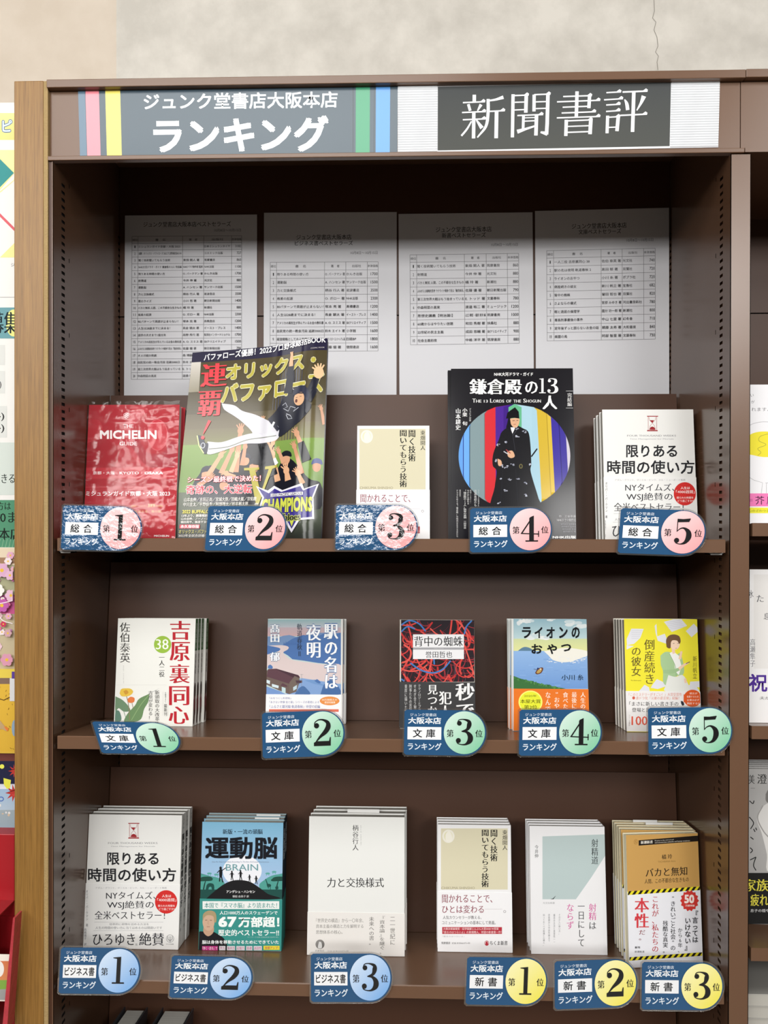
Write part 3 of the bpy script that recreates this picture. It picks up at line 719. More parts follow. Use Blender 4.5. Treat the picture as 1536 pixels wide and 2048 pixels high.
# --- baseball magazine
def a_ball(A):
    x0, x1 = A.x0-30, A.x1+30
    A.R(x0, A.y0, x1, A.y1, '4a4128')
    A.R(x0, 690, x1, 830, '5a5038', '6a6046'); A.R(x0, 830, x1, 980, '6d6448', '7a7a4c')
    A.R(x0, 975, x1, 1420, '7c9a4c', '6f8f45'); A.R(x0, 1420, x1, A.y1, '56614a', '2c2e2e')
    A.R(x0, A.y0-30, x1, 205, '221f3a')
    A.R(x0, 200, 180, 480, 'cfcac2', '8d8672')
    sk = ['d9a884', 'c99474', 'e3b893', 'cf9c7c']; dk = ['1d1f2c', '23263a', '191a22']
    rnd = random.Random(11)
    # crowd of uniforms and raised arms
    A.S([(560, 1100), (700, 950), (830, 1000), (920, 940), (900, 1200), (960, 1500), (560, 1500)], '15161f')
    A.S([(240, 1240), (330, 1170), (420, 1220), (600, 1260), (640, 1500), (200, 1500), (180, 1350)], '1d1f2e')
    A.S([(980, 1180), (1080, 1150), (1250, 1330), (1360, 1380), (1360, 1600), (900, 1560), (880, 1380)], '171821')
    for (px, py, r, c) in ((300, 1230, 62, dk[1]), (730, 1170, 58, dk[0]), (1030, 1120, 55, dk[2]), (1320, 1200, 50, '3f4a86'), (460, 1330, 50, dk[0]), (650, 1110, 45, dk[1])):
        A.E(px, py+30, r*.75, r*.9, rnd.choice(sk)); A.S([(px-r, py+12), (px-r*.7, py-r*.6), (px, py-r*.9), (px+r*.8, py-r*.6), (px+r, py+10), (px, py-2)], c)
    for (a, b, c, d, ww) in ((560, 1240, 590, 860, 60), (310, 1270, 420, 1080, 52), (430, 1250, 520, 1030, 50), (520, 1240, 570, 1090, 44), (620, 1180, 640, 1010, 46), (870, 1290, 850, 1000, 52), (960, 1340, 900, 1090, 56),
                             (1010, 1180, 960, 1070, 42), (1210, 1110, 1130, 930, 52), (1190, 1290, 1110, 1040, 46), (1060, 1340, 1040, 1250, 60), (1200, 1380, 1150, 1280, 50), (820, 1150, 900, 990, 44), (790, 900, 795, 780, 40), (1380, 860, 1350, 720, 34), (230, 1360, 330, 1290, 50), (560, 1290, 480, 1250, 46)):
        col = rnd.choice(sk); A.L_([(a, b), ((a+c)/2, (b+d)/2), (c, d)], [ww, ww*.8, ww*.62], col)
        A.E(c, d, ww*.48, ww*.55, col)
        an = math.atan2(d-b, c-a)
        for q in (-.7, -.3, .05, .4):
            A.L_([(c, d), (c+math.cos(an+q)*ww*1.15, d+math.sin(an+q)*ww*1.15)], [ww*.26, ww*.16], col)
    A.L_([(1230, 1180), (1170, 1010)], [90, 60], '15161f'); A.L_([(890, 1180), (945, 1150)], [60, 60], 'eef0f2')
    A.L_([(760, 1180), (800, 1000), (900, 1290)], [80, 90, 120], '14151e', True)
    # tossed player
    A.S([(400, 600), (520, 625), (600, 680), (720, 720), (840, 780), (930, 830), (960, 880), (930, 940), (820, 960), (700, 960), (700, 880), (600, 780), (520, 720), (430, 660)], 'cfced6')
    A.S([(290, 950), (420, 960), (560, 920), (700, 890), (860, 900), (960, 880), (940, 960), (800, 985), (620, 985), (470, 1030), (300, 1068)], 'd4d3db')
    A.L_([(305, 1020), (480, 1005), (650, 950), (800, 935), (930, 925)], 9, '7d8077', True)
    A.L_([(700, 870), (800, 905)], 7, 'c9c6d2'); A.L_([(560, 700), (690, 800)], 6, 'cdcad6')
    A.S([(190, 885), (240, 900), (270, 960), (300, 970), (292, 1055), (262, 1060), (225, 1000), (200, 950)], '23273a')
    A.L_([(192, 890), (215, 985), (262, 1058)], 10, 'd9e79a'); A.ring(250, 985, 18, 24, 5, 'd8dde8', 16)
    A.S([(840, 770), (900, 720), (960, 640), (1010, 520), (1100, 530), (1200, 620), (1260, 700), (1180, 800), (1100, 860), (960, 940), (950, 850)], '20222f')
    A.L_([(1040, 560), (1060, 420), (1050, 300)], [80, 66, 52], '20222f', True); A.L_([(1050, 320), (1058, 215)], [46, 26], 'dcb08a')
    for q in (-14, -2, 10): A.L_([(1056, 240), (1056+q, 190)], [12, 8], 'dcb08a')
    A.L_([(1220, 640), (1270, 560), (1300, 450)], [90, 76, 62], '20222f', True)
    A.E(1320, 405, 46, 52, 'e6c196')
    for q in (-.9, -.5, -.1, .3, -1.3): A.L_([(1325, 400), (1325+78*math.sin(q+.3), 400-78*math.cos(q+.3))], [22, 12], 'e6c196')
    A.E(1142, 622, 50, 62, 'd8ab86'); A.S([(1082, 590), (1090, 535), (1140, 508), (1200, 520), (1240, 590), (1225, 650), (1195, 620), (1180, 575), (1130, 570)], '262a40'); A.L_([(1080, 590), (1130, 572), (1185, 580)], 10, '1b1e30'); A.E(1116, 640, 12, 16, '5d2f28'); A.L_([(1110, 612), (1128, 608)], 4, '3b2a22'); A.L_([(1148, 606), (1166, 606)], 4, '3b2a22'); A.L_([(1090, 600), (1118, 596)], 5, '3b2a22')
    A.L_([(860, 770), (950, 880)], 34, '1a1c30'); A.L_([(905, 800), (880, 850)], 20, 'e9e9ee')
    A.L_([(980, 660), (1010, 640), (1030, 680), (990, 690), (1040, 720), (1060, 680), (1110, 700), (1090, 730), (1140, 700)], 5, 'c8ccd8'); A.L_([(1020, 740), (1060, 760), (1080, 790), (1040, 790), (1020, 750)], 5, 'c8ccd8')
    A.L_([(990, 570), (1050, 520), (1100, 540)], 4, 'd6d8dc', True)
    A.ky = -.045; A.xc = 760
    A.T_('バファローズ優勝！2022プロ野球総括BOOK', 208, 105, 1378, 172, 'f2f2f6', w=.02)
    A.T_('COSMIC MOOK', 1240, 205, 1368, 216, 'cfcaca')
    A.ky = -.03
    A.T_('オリックス・', 425, 232, 1290, 384, 'b5ab45', w=.035, o='efeacb', ow=.03)
    A.T_('バファローズ', 392, 408, 1370, 598, 'b5ab45', w=.035, o='efeacb', ow=.03)
    A.ky = 0
    A.L_([(1040, 400), (1060, 300)], [70, 56], '20222f'); A.L_([(1052, 320), (1058, 205)], [40, 24], 'dcb08a')
    A.L_([(1030, 560), (1050, 400)], [84, 66], '20222f'); A.L_([(1230, 620), (1300, 450)], [90, 62], '20222f'); A.E(1320, 405, 46, 52, 'e6c196')
    for q in (-.9, -.5, -.1, .3, -1.3): A.L_([(1325, 400), (1325+78*math.sin(q+.3), 400-78*math.cos(q+.3))], [22, 12], 'e6c196')
    A.E(1142, 622, 50, 62, 'd8ab86'); A.S([(1082, 590), (1090, 535), (1140, 508), (1200, 520), (1240, 590), (1225, 650), (1195, 620), (1180, 575), (1130, 570)], '262a40'); A.L_([(1080, 590), (1130, 572), (1185, 580)], 10, '1b1e30'); A.E(1116, 640, 12, 16, '5d2f28'); A.L_([(1110, 612), (1128, 608)], 4, '3b2a22'); A.L_([(1148, 606), (1166, 606)], 4, '3b2a22')
    A.T_('連', 190, 225, 438, 440, 'd93a44', 'm', w=.03); A.T_('覇', 180, 480, 400, 712, 'd93a44', 'm', w=.03)
    A.L_([(300, 755), (268, 830), (248, 880)], [30, 20, 6], 'd93a44'); A.E(246, 912, 17, 17, 'd93a44')
    A.P([(640, 1205), (780, 1205), (782, 1225), (745, 1230), (805, 1440), (870, 1225), (835, 1225), (835, 1200), (950, 1192), (948, 1212), (905, 1225), (790, 1540), (765, 1540), (690, 1230), (642, 1228)], 'b3a93f')
    A.T_('シーズン最終戦で決めた！', 132, 1275, 800, 1330, 'f6eef0', 'm', w=.01, o='d3364a', ow=.045)
    A.T_('奇跡の、大逆転', 125, 1352, 722, 1440, 'd93a50', w=.02, o='f6eef0', ow=.04)
    A.T_('山本由伸／吉田正尚／宮城大弥／田嶋大樹／宗佑磨', 112, 1470, 768, 1508, 'ece9e4', w=.012); A.T_('中川圭太／平野佳寿／阿部翔太／杉本裕太郎……etc', 108, 1514, 790, 1552, 'ece9e4', w=.012)
    A.T_('2022 BUFFALOES', 104, 1585, 380, 1618, 'd9cf4d', w=.03); A.T_('12年ぶり、開幕戦勝利', 100, 1626, 360, 1652, 'ece9e4', w=.014)
    A.T_('山本由伸、ノーノー達成', 98, 1656, 372, 1680, 'ece9e4', w=.014); A.T_('福田周平、執念サヨナラ', 96, 1686, 372, 1710, 'ece9e4', w=.014)
    A.R(88, 1722, 268, 1758, 'd5364d'); A.T_('永久保存版', 98, 1725, 262, 1755, 'f4eef0', w=.02)
    A.T_('オリックス・バファローズ', 84, 1768, 420, 1806, 'd8cf72', w=.01); A.T_('2022年全試合詳細データ', 84, 1812, 400, 1838, 'ece9e4', w=.012)
    # champions crest
    A.P([(760, 1375), (870, 1420), (930, 1380), (1010, 1425), (1195, 1375), (1215, 1425), (1345, 1380), (1300, 1500), (1310, 1690), (1180, 1700), (1110, 1810), (1040, 1700), (850, 1690), (800, 1560), (820, 1480)], 'e6e4ee')
    A.P([(780, 1392), (880, 1445), (935, 1405), (1000, 1440), (1180, 1400), (1205, 1440), (1325, 1395), (1286, 1500), (1292, 1672), (1165, 1684), (1110, 1775), (1055, 1684), (862, 1672), (818, 1560), (838, 1480)], '3a3184')
    A.R(900, 1450, 1205, 1478, 'e6e4ee'); A.T_('2022 PACIFIC LEAGUE', 905, 1452, 1200, 1476, '3a3a48', w=.02)
    A.T_('CHAMPIONS', 820, 1495, 1290, 1625, 'c8cf52', w=.04, o='1f2440', ow=.04)
    A.T_('Buffaloes', 930, 1640, 1190, 1700, '15151d', 'm', w=.03, o='b9c25a', ow=.04)
    A.P([(1090, 1705), (1130, 1700), (1110, 1755)], 'c8cf52')
def ball_curve(P, w, h):
    P = np.array(P, float); u = P[:, 0]/w; v = P[:, 2]/h
    g = np.arange(49)/48
    bend = np.interp(u, g, -.016*np.exp(-((g-.87)/.17)**2) + .004*np.sin(g*math.pi))
    tip = .014*v*np.clip((.16-u)/.16, 0, 1)*0
    P[:, 1] += bend+tip
    # the sheet leans: foot narrower at the left, head higher at the right
    P[:, 0] += (v-.5)*.018*(1-u)-(1-v)*.006*u+v*.002*(1-u)
    P[:, 2] += v*(u-.5)*.018
    return P
book('magazine', 'front baseball magazine, its glossy cover curling and a tossed player shown', 1, 358, 651, 693, .105, .006, 'R', '2a2a38', PG_WHITE, zoom=(350, 670, 4.5515), art=a_ball, gloss=True,
     group='baseball magazines', curve=ball_curve, copies=[(-.0005, .0105, 0), (-.0015, .021, 0)], labels=['second baseball magazine, its edge showing behind the front one', 'rearmost baseball magazine of the curling pile'])

# --- beige striped new paperback (used on two shelves)
def a_listen(A):
    A.R(465, 163, 1248, 880, 'd6d0b4')
    A.E(553, 255, 72, 78, 'e9e6da'); A.E(553, 255, 52, 58, 'dedab8', c2='e6e2cc'); A.S([(530, 215), (560, 195), (590, 235), (592, 310), (530, 310), (520, 250)], 'ece9dc')
    A.T_('聞く技術', 1042, 178, 1130, 548, '1d1b1a', 'm', w=.012, v=True)
    A.T_('聞いてもらう技術', 938, 178, 1028, 852, '1d1b1a', 'm', w=.012, v=True)
    A.T_('東畑開人', 1186, 182, 1244, 416, '2b2927', 'm', v=True)
    A.T_('CHIKUMA SHINSHO', 470, 846, 862, 876, '9a937a')
def b_listen(A):
    A.T_('聞かれることで、', 478, 938, 1068, 1034, '8c3a4c', 'm')
    A.T_('ひとは変わる', 478, 1062, 968, 1156, '8c3a4c', 'm'); A.R(980, 1106, 1185, 1108, '9a8a90'); A.ring(1212, 1136, 13, 13, 4, '7a7076', 18)
    A.T_('人気カウンセラーが教える、', 488, 1184, 940, 1226, '4a4446', 'm'); A.T_('コミュニケーションの基本にして奥義。', 478, 1244, 1106, 1288, '4a4446', 'm')
    A.R(480, 1318, 1180, 1398, 'b5303f'); A.T_('大佛次郎論壇賞・紀伊國屋じんぶん大賞2020 W受賞', 492, 1324, 1140, 1352, 'f0dcdc', w=.006); A.T_('『居るのはつらいよ』の東畑開人、待望の新書第一作！', 490, 1362, 1176, 1392, 'f0dcdc', w=.006)
    A.T_('『居るのはつらいよ』', 482, 1418, 740, 1436, 'a09ca0'); A.T_('筑摩書房', 470, 1490, 574, 1518, '4a4446', w=.01); A.T_('定価:本体860円+税', 592, 1496, 806, 1516, '6a6466')
    A.ring(1002, 1506, 24, 28, 5, 'b5303f', 20); A.S([(990, 1490), (1010, 1486), (1018, 1530), (988, 1530)], 'b5303f'); A.T_('ちくま新書', 1040, 1478, 1246, 1530, '3c3638', 'm', w=.01)
book('paperback', 'single slim paperback with beige panel, standing above the pink number three card', 1, 712.5, 859, 851.5, .112, .0135, 'R', 'e9e9ea', PG_WHITE, zoom=(640, 830, 5.908), art=a_listen, band=(884, 'eeeef0'), bart=b_listen)

# --- drama guide magazine
def a_drama(A):
    A.R(A.x0, A.y0, A.x1, A.y1, '17161c')
    cx, cy, rx, ry = 762, 985, 572, 535
    st = [(190, 235, '5f9be0'), (235, 243, '1c2c86'), (243, 300, '69a6ea'), (300, 308, '2c4a66'), (308, 452, '7f9499'), (452, 458, '5c6c6c'), (458, 568, 'cf3038'), (568, 650, '4b2691'), (650, 702, '3f1f80'), (702, 835, '62b187'), (835, 940, 'a7cbda'), (940, 990, 'a4c8d8'), (990, 1085, 'cdae37'), (1085, 1092, 'a88c28'), (1092, 1130, 'd3b53e'), (1130, 1205, '3b2f9a'), (1205, 1213, '22196a'), (1213, 1275, '392d96'), (1275, 1340, 'c9c3cf')]
    def xs(x, y):
        if x > 980: return x+(y-500)*.055
        return x+(y-500)*(.004 if x > 400 else .0)
    for (a, b, c) in st:
        P = []
        for side, xx in ((0, a), (1, b)):
            col = []
            for i in range(0, 33):
                y = cy-ry+2*ry*i/32; X = xs(xx, y) if xx < 1330 else 1340+rx
                k = max(0., 1-((y-cy)/ry)**2)**.5*rx; X = min(max(X, cx-k), cx+k); col.append((X, y))
            P.append(col)
        V = P[0]+P[1]; T = []
        for i in range(32): T += [(i, i+1, 33+i), (i+1, 34+i, 33+i)]
        A.add(V, T, lin(c))
    # robed figure
    A.L_([(935, 990), (995, 908)], 14, '14141a')
    A.S([(690, 690), (760, 660), (850, 700), (905, 740), (925, 860), (935, 1060), (930, 1150), (1010, 1420), (1045, 1560), (545, 1560), (560, 1300), (580, 1140), (540, 1080), (545, 960), (600, 820), (630, 740)], '17171c')
    A.S([(700, 590), (690, 640), (680, 700), (740, 690), (730, 600)], '121217')
    A.S([(718, 600), (805, 595), (812, 640), (790, 688), (760, 692), (728, 660)], 'd7a987')
    A.P([(676, 600), (690, 540), (730, 510), (768, 484), (806, 530), (812, 600), (760, 592)], '0f0f13')
    A.L_([(742, 622), (766, 620)], 5, '2c1d18'); A.L_([(782, 620), (802, 618)], 5, '2c1d18'); A.L_([(752, 660), (778, 658)], 5, '9a5a50'); A.L_([(776, 626), (780, 645)], 3, 'b98a6c')
    A.P([(722, 690), (740, 760), (768, 700), (758, 690)], 'e8e6ea')
    A.L_([(720, 700), (745, 770), (770, 930)], 5, '33343c'); A.L_([(805, 690), (745, 775)], 6, '3a3b44')
    A.S([(690, 935), (740, 930), (765, 985), (730, 1005), (695, 985)], 'd7a987'); A.S([(588, 1010), (625, 1030), (632, 1080), (598, 1080)], 'd7a987')
    A.L_([(652, 936), (700, 965)], 9, 'c9c9d4'); A.L_([(676, 918), (722, 955)], 9, 'a43a3e')
    A.ring(828, 1088, 14, 20, 8, '7d7448', 14)
    rn = random.Random(4)
    for (x, y) in ((600, 870), (684, 842), (796, 700), (866, 735), (792, 786), (640, 1085), (676, 1096), (742, 1076), (920, 1072), (568, 1030), (612, 1218), (716, 1218), (796, 1218), (880, 1265), (674, 1336), (604, 1462), (872, 1385)):
        for q in range(5):
            A.E(x+rn.uniform(-16, 16), y+rn.uniform(-12, 12), rn.uniform(4, 12), rn.uniform(3, 7), rn.choice(('b9bccb', '8f93a4')), 10)
    A.L_([(775, 1120), (780, 1260), (800, 1500)], 4, '2a2b33'); A.L_([(640, 1130), (620, 1500)], 4, '26272e')
    A.T_('NHK大河ドラマ・ガイド', 554, 128, 952, 166, 'eeeeee', w=.02)
    A.T_('鎌倉殿', 300, 196, 838, 354, 'f4f4f4', 'm', w=.022); A.T_('の', 870, 222, 1000, 345, 'f4f4f4', 'm', w=.012)
    A.digit(1, 1010, 190, 74, 152, 'f4f4f4'); A.digit(3, 1092, 190, 118, 154, 'f4f4f4')
    A.T_('人', 1048, 366, 1200, 506, 'f4f4f4', 'm', w=.02)
    for s_, a, b, y in (('T', 330, 366, 398), ('HE', 368, 424, 408), ('13', 448, 490, 410), ('L', 512, 540, 398), ('ORDS', 542, 656, 408), ('OF', 676, 730, 408), ('THE', 750, 830, 408), ('S', 850, 880, 398), ('HOGUN', 882, 1032, 408)):
        A.T_(s_, a, y, b, 438, 'dedede', 'm', w=.012)
    A.L_([(1288, 320), (1360, 320)], 4, 'cfcfcf'); A.T_('完結編', 1302, 340, 1348, 476, 'e4e4e4', 'm', v=True); A.L_([(1288, 494), (1360, 494)], 4, 'cfcfcf')
    A.T_('グラビア対談', 298, 496, 318, 630, 'd8d8d8', 'm', v=True); A.T_('小栗 旬', 228, 496, 280, 672, 'f0f0f0', 'm', w=.012, v=True); A.T_('山本耕史', 158, 498, 212, 718, 'f0f0f0', 'm', w=.012, v=True)
    for s_, a, b, c, d_ in (('ドラマをめぐる「鎌倉殿」の時代を生きる女たち', 166, 1330, 186, 1815), ('歴史紀行', 198, 1330, 212, 1400), ('「鎌倉殿の13人」執筆の裏側　三谷幸喜', 240, 1330, 270, 1730), ('今だから語れる', 276, 1330, 298, 1480), ('特別インタビュー', 306, 1330, 320, 1470), ('出演者紹介も', 348, 1330, 376, 1500), ('シリーズの見かた', 386, 1330, 402, 1500)):
        A.T_(s_, a, c if False else b, c, d_, 'd6d6d6', 'm', v=True)
    A.T_('作　三谷幸喜', 1215, 1590, 1388, 1615, 'bdbdc0'); A.T_('NHKドラマ制作班', 1195, 1625, 1390, 1655, 'bdbdc0')
    for k in range(4): A.T_('制作統括 監修者名ほか'[:9-k], 1235+k*8, 1675+k*25, 1390, 1692+k*25, '8a8a90')
    A.T_('NHK出版', 1150, 1800, 1390, 1830, 'e4e4e4', w=.04)
book('magazine', 'front drama guide magazine with robed figure before a disc of coloured stripes', 1, 903.5, 1153, 737, .105, .0065, 'R', '17161c', PG_WHITE, zoom=(880, 720, 5.12), art=a_drama, gloss=True, group='drama guide magazines',
     copies=[(-.0045, .0085, 0), (.003, .0165, 0)], labels=['second drama guide magazine, a black sliver left of the front one', 'rearmost drama guide magazine of the black pile'])

# --- white book on time
def a_time(A):
    # design taken from the lower shelf copy
    A.R(700, 250, 800, 258, '9c2a30'); A.R(700, 380, 796, 390, '9c2a30')
    for x in (708, 712, 784, 788): A.R(x, 258, x+2.2, 380, 'b0676a')
    A.L_([(718, 262), (724, 290), (746, 316), (728, 342), (720, 378)], 3, 'b0676a', True); A.L_([(778, 262), (772, 290), (750, 316), (768, 342), (776, 378)], 3, 'b0676a', True)
    A.P([(722, 290), (765, 290), (748, 315)], '9c2a30'); A.S([(722, 376), (730, 356), (748, 348), (766, 356), (774, 376), (748, 378)], '9c2a30')
    A.T_('FOUR THOUSAND WEEKS', 520, 422, 962, 438, '8d8d90', 'm'); A.T_('Time Management for Mortals', 544, 454, 940, 468, 'a2a2a6', 'm')
    A.T_('限りある', 512, 514, 972, 626, '242428', w=.018); A.T_('時間の使い方', 340, 652, 1128, 775, '242428', w=.018)
def b_time(A):
    A.T_('アダム・グラント、ダニエル・ピンク、カル・ニューポート推薦', 408, 822, 1045, 838, '9a9a9e', 'm')
    A.T_('NYタイムズ、', 502, 862, 948, 930, '3a3a3f', 'm'); A.T_('WSJ絶賛の', 512, 946, 930, 1024, '3a3a3f', 'm')
    A.T_('全米ベストセラー！', 400, 1036, 1030, 1112, '3a3a3f', 'm')
    A.E(1040, 955, 100, 105, 'cf2f2c'); A.T_('人生は', 1002, 890, 1086, 914, 'f4e6e4', w=.015); A.T_('「4000週間」', 960, 922, 1130, 952, 'f4e6e4', w=.01); A.T_('限られた時間を', 968, 980, 1118, 1000, 'f4e6e4', w=.01); A.T_('どう過ごすか!?', 975, 1008, 1120, 1030, 'f4e6e4', w=.01)
    A.R(398, 1134, 1015, 1136, '9a9a9e'); A.R(390, 1210, 1015, 1212, '9a9a9e'); A.T_('効率的に荷物を詰める方法を', 532, 1144, 886, 1164, '8a8a8e', 'm'); A.T_('人生の時間の使い方に当てはめるのは間違いです', 408, 1174, 1004, 1198, '8a8a8e', 'm')
    A.T_('ひろゆき', 384, 1238, 762, 1342, '333338', 'm'); A.T_('絶賛', 800, 1232, 1022, 1345, '333338', 'm'); A.T_('氏', 766, 1326, 784, 1346, '77777b', 'm')
    A.T_('オリバー・バークマン 著', 322, 850, 342, 1175, '6a6a70', 'm', v=True); A.T_('高橋璃子 訳', 306, 1190, 328, 1345, '7a7a80', 'm', v=True)
    A.ring(1075, 1282, 33, 33, 3, '77777b'); A.L_([(1056, 1262), (1058, 1290), (1075, 1298), (1092, 1290), (1094, 1262)], 4, '55555a', True); A.L_([(1075, 1262), (1075, 1315)], 4, '55555a'); A.T_('かんき出版', 1040, 1326, 1108, 1338, '77777b')
def s_time(A):
    A.T_('限りある時間の使い方', 18, 150, 86, 700, '2a2a2e', w=.02, v=True); A.T_('アダム', 36, 40, 66, 110, '5a5a5e', v=True); A.T_('高橋璃子 訳', 34, 740, 64, 880, '5a5a5e', v=True)
def shifted(fn, sx, dx, sy, dy, hold=None):
    def g(A):
        for nm in ('add',):
            orig = A.add
            def add(V, T, c, lay=None, orig=orig):
                V = np.array(V, float); V = np.stack([V[:, 0]*sx+dx, V[:, 1]*sy+dy], 1); orig(V, T, c, lay)
            A.add = add
        fn(A)
    return g
# from the lower copy's drawing to the upper copy's view (zoom 4.085 at 1160, 760)
kx = (945-195)/(1170-318); ky_ = (765-530)/(775-514)
up_ = dict(sx=.905, dx=-86, sy=.905, dy=66)
book('book', 'front white book with red hourglass on the top shelf, above pink number five', 1, 1211, 1396.5, 819, .100, .0175, 'R', 'e6e6e3', PG_GREY, zoom=(1160, 760, 4.085), art=shifted(a_time, **up_), band=(795, 'e9e9e7'), bart=shifted(b_time, **up_), spart=s_time,
     group='white hourglass books on the top shelf', copies=[(0, .0185, 0), (-.0005, .037, 0)], labels=['middle white hourglass book of the top shelf stack', 'rearmost white hourglass book of the top shelf stack'])

# ------------------------------------------------------------------ row 2
def slip(t, x0, x1, y, up):
    h = max(c.bound_box[6][2] for c in t.children if c.name.startswith('cover')); boxes('sales_slip', [(x0, y, h-.05, x1, y+.0003, h+up)], flatmat('e4e4e2'), t)
def a_yoshi(A):
    A.T_('佐伯泰英', 352, 148, 474, 620, '33312e', 'm', v=True)
    for i, (c, y) in enumerate(zip('吉原裏同心', (128, 378, 640, 900, 1140))):
        A.T_(c, 946-i*4, y, 1186-i*4, y+(225 if i < 4 else 205), 'b52430', 'm', w=.015)
    A.E(858, 408, 102, 102, '96b944'); A.T_('38', 778, 345, 928, 465, 'f2f4ea', 'm', w=.0)
    A.T_('一人二役', 815, 556, 882, 790, '33312e', 'm', w=.006, v=True); A.T_('Saeki Yasuhide'[::1], 390, 655, 404, 865, 'a9a6a2', v=True)
    A.S([(300, 1020), (380, 1060), (450, 1130), (475, 1190), (400, 1200), (340, 1160), (300, 1190)], '6d8a6c'); A.S([(300, 1180), (350, 1200), (370, 1300), (300, 1330)], '5e8070')
    A.S([(700, 990), (690, 1080), (640, 1170), (590, 1300), (410, 1330), (440, 1230), (530, 1130), (580, 1050)], '6b8b5f'); A.L_([(700, 1000), (600, 1120), (490, 1300)], 7, '8fac78', True)
    A.L_([(400, 1200), (440, 1320)], 6, '6a8a70'); A.L_([(430, 1010), (455, 1120), (470, 1300)], 8, '8a7a60', True); A.L_([(495, 1090), (510, 1160)], 6, '8a7a60')
    A.S([(350, 985), (370, 935), (420, 925), (480, 930), (510, 965), (480, 1005), (430, 1020), (375, 1018)], 'e0bc4a'); A.S([(395, 960), (430, 945), (455, 975), (420, 1000)], 'c99438')
    A.S([(445, 1050), (480, 1025), (525, 1040), (520, 1085), (480, 1098), (450, 1085)], 'dd7a45')
    A.P([(820, 925), (700, 985), (760, 960)], '9aa0a0')
def b_yoshi(A):
    pass
def t_yoshi(A):
    a_yoshi(A)
    A.T_('新頭取の大改革で', 768, 950, 822, 1360, '4a4744', 'm', v=True); A.T_('吉原が変わる！', 690, 955, 742, 1290, '4a4744', 'm', v=True)
    A.R(862, 965, 864, 1250, 'c4c2be'); A.R(922, 965, 924, 1250, 'c4c2be'); A.T_('文庫書下ろし', 884, 970, 902, 1090, '5a5754', 'm', v=True); A.T_('最新刊', 874, 1110, 912, 1250, '3a3734', 'm', v=True)
    A.R(A.x0, 884, 905, 886, 'd2d2cd')
def s_yoshi(A):
    A.R(0, 0, 100, 300, '4f7a4e'); A.T_('吉原裏同心', 26, 40, 74, 280, 'dfe6d8', 'm', v=True); A.T_('佐伯泰英', 30, 330, 70, 520, '4a4a48', 'm', v=True)
    A.S([(20, 640), (50, 600), (85, 640), (80, 740), (30, 760)], '3c2c26'); A.S([(10, 760), (60, 720), (95, 780), (90, 900), (30, 880)], '7a4444'); A.S([(30, 860), (80, 850), (60, 980), (20, 960)], '4a3a34')
book('paperback', 'front white paperback with big red title characters and yellow flowers', 2, 227.5, 385, 1237, .100, .0135, 'R', 'e6e6e0', PG_WHITE, zoom=(180, 1220, 5.908), art=t_yoshi, spart=s_yoshi, group='white flower paperbacks',
     copies=[(.0005, .0155, 0), (.0015, .031, 0), (.005, .048, 0)], labels=['second white flower paperback, its green topped spine just showing', 'third white flower paperback from the front of the queue', 'rearmost white flower paperback, widest strip of spine showing'])
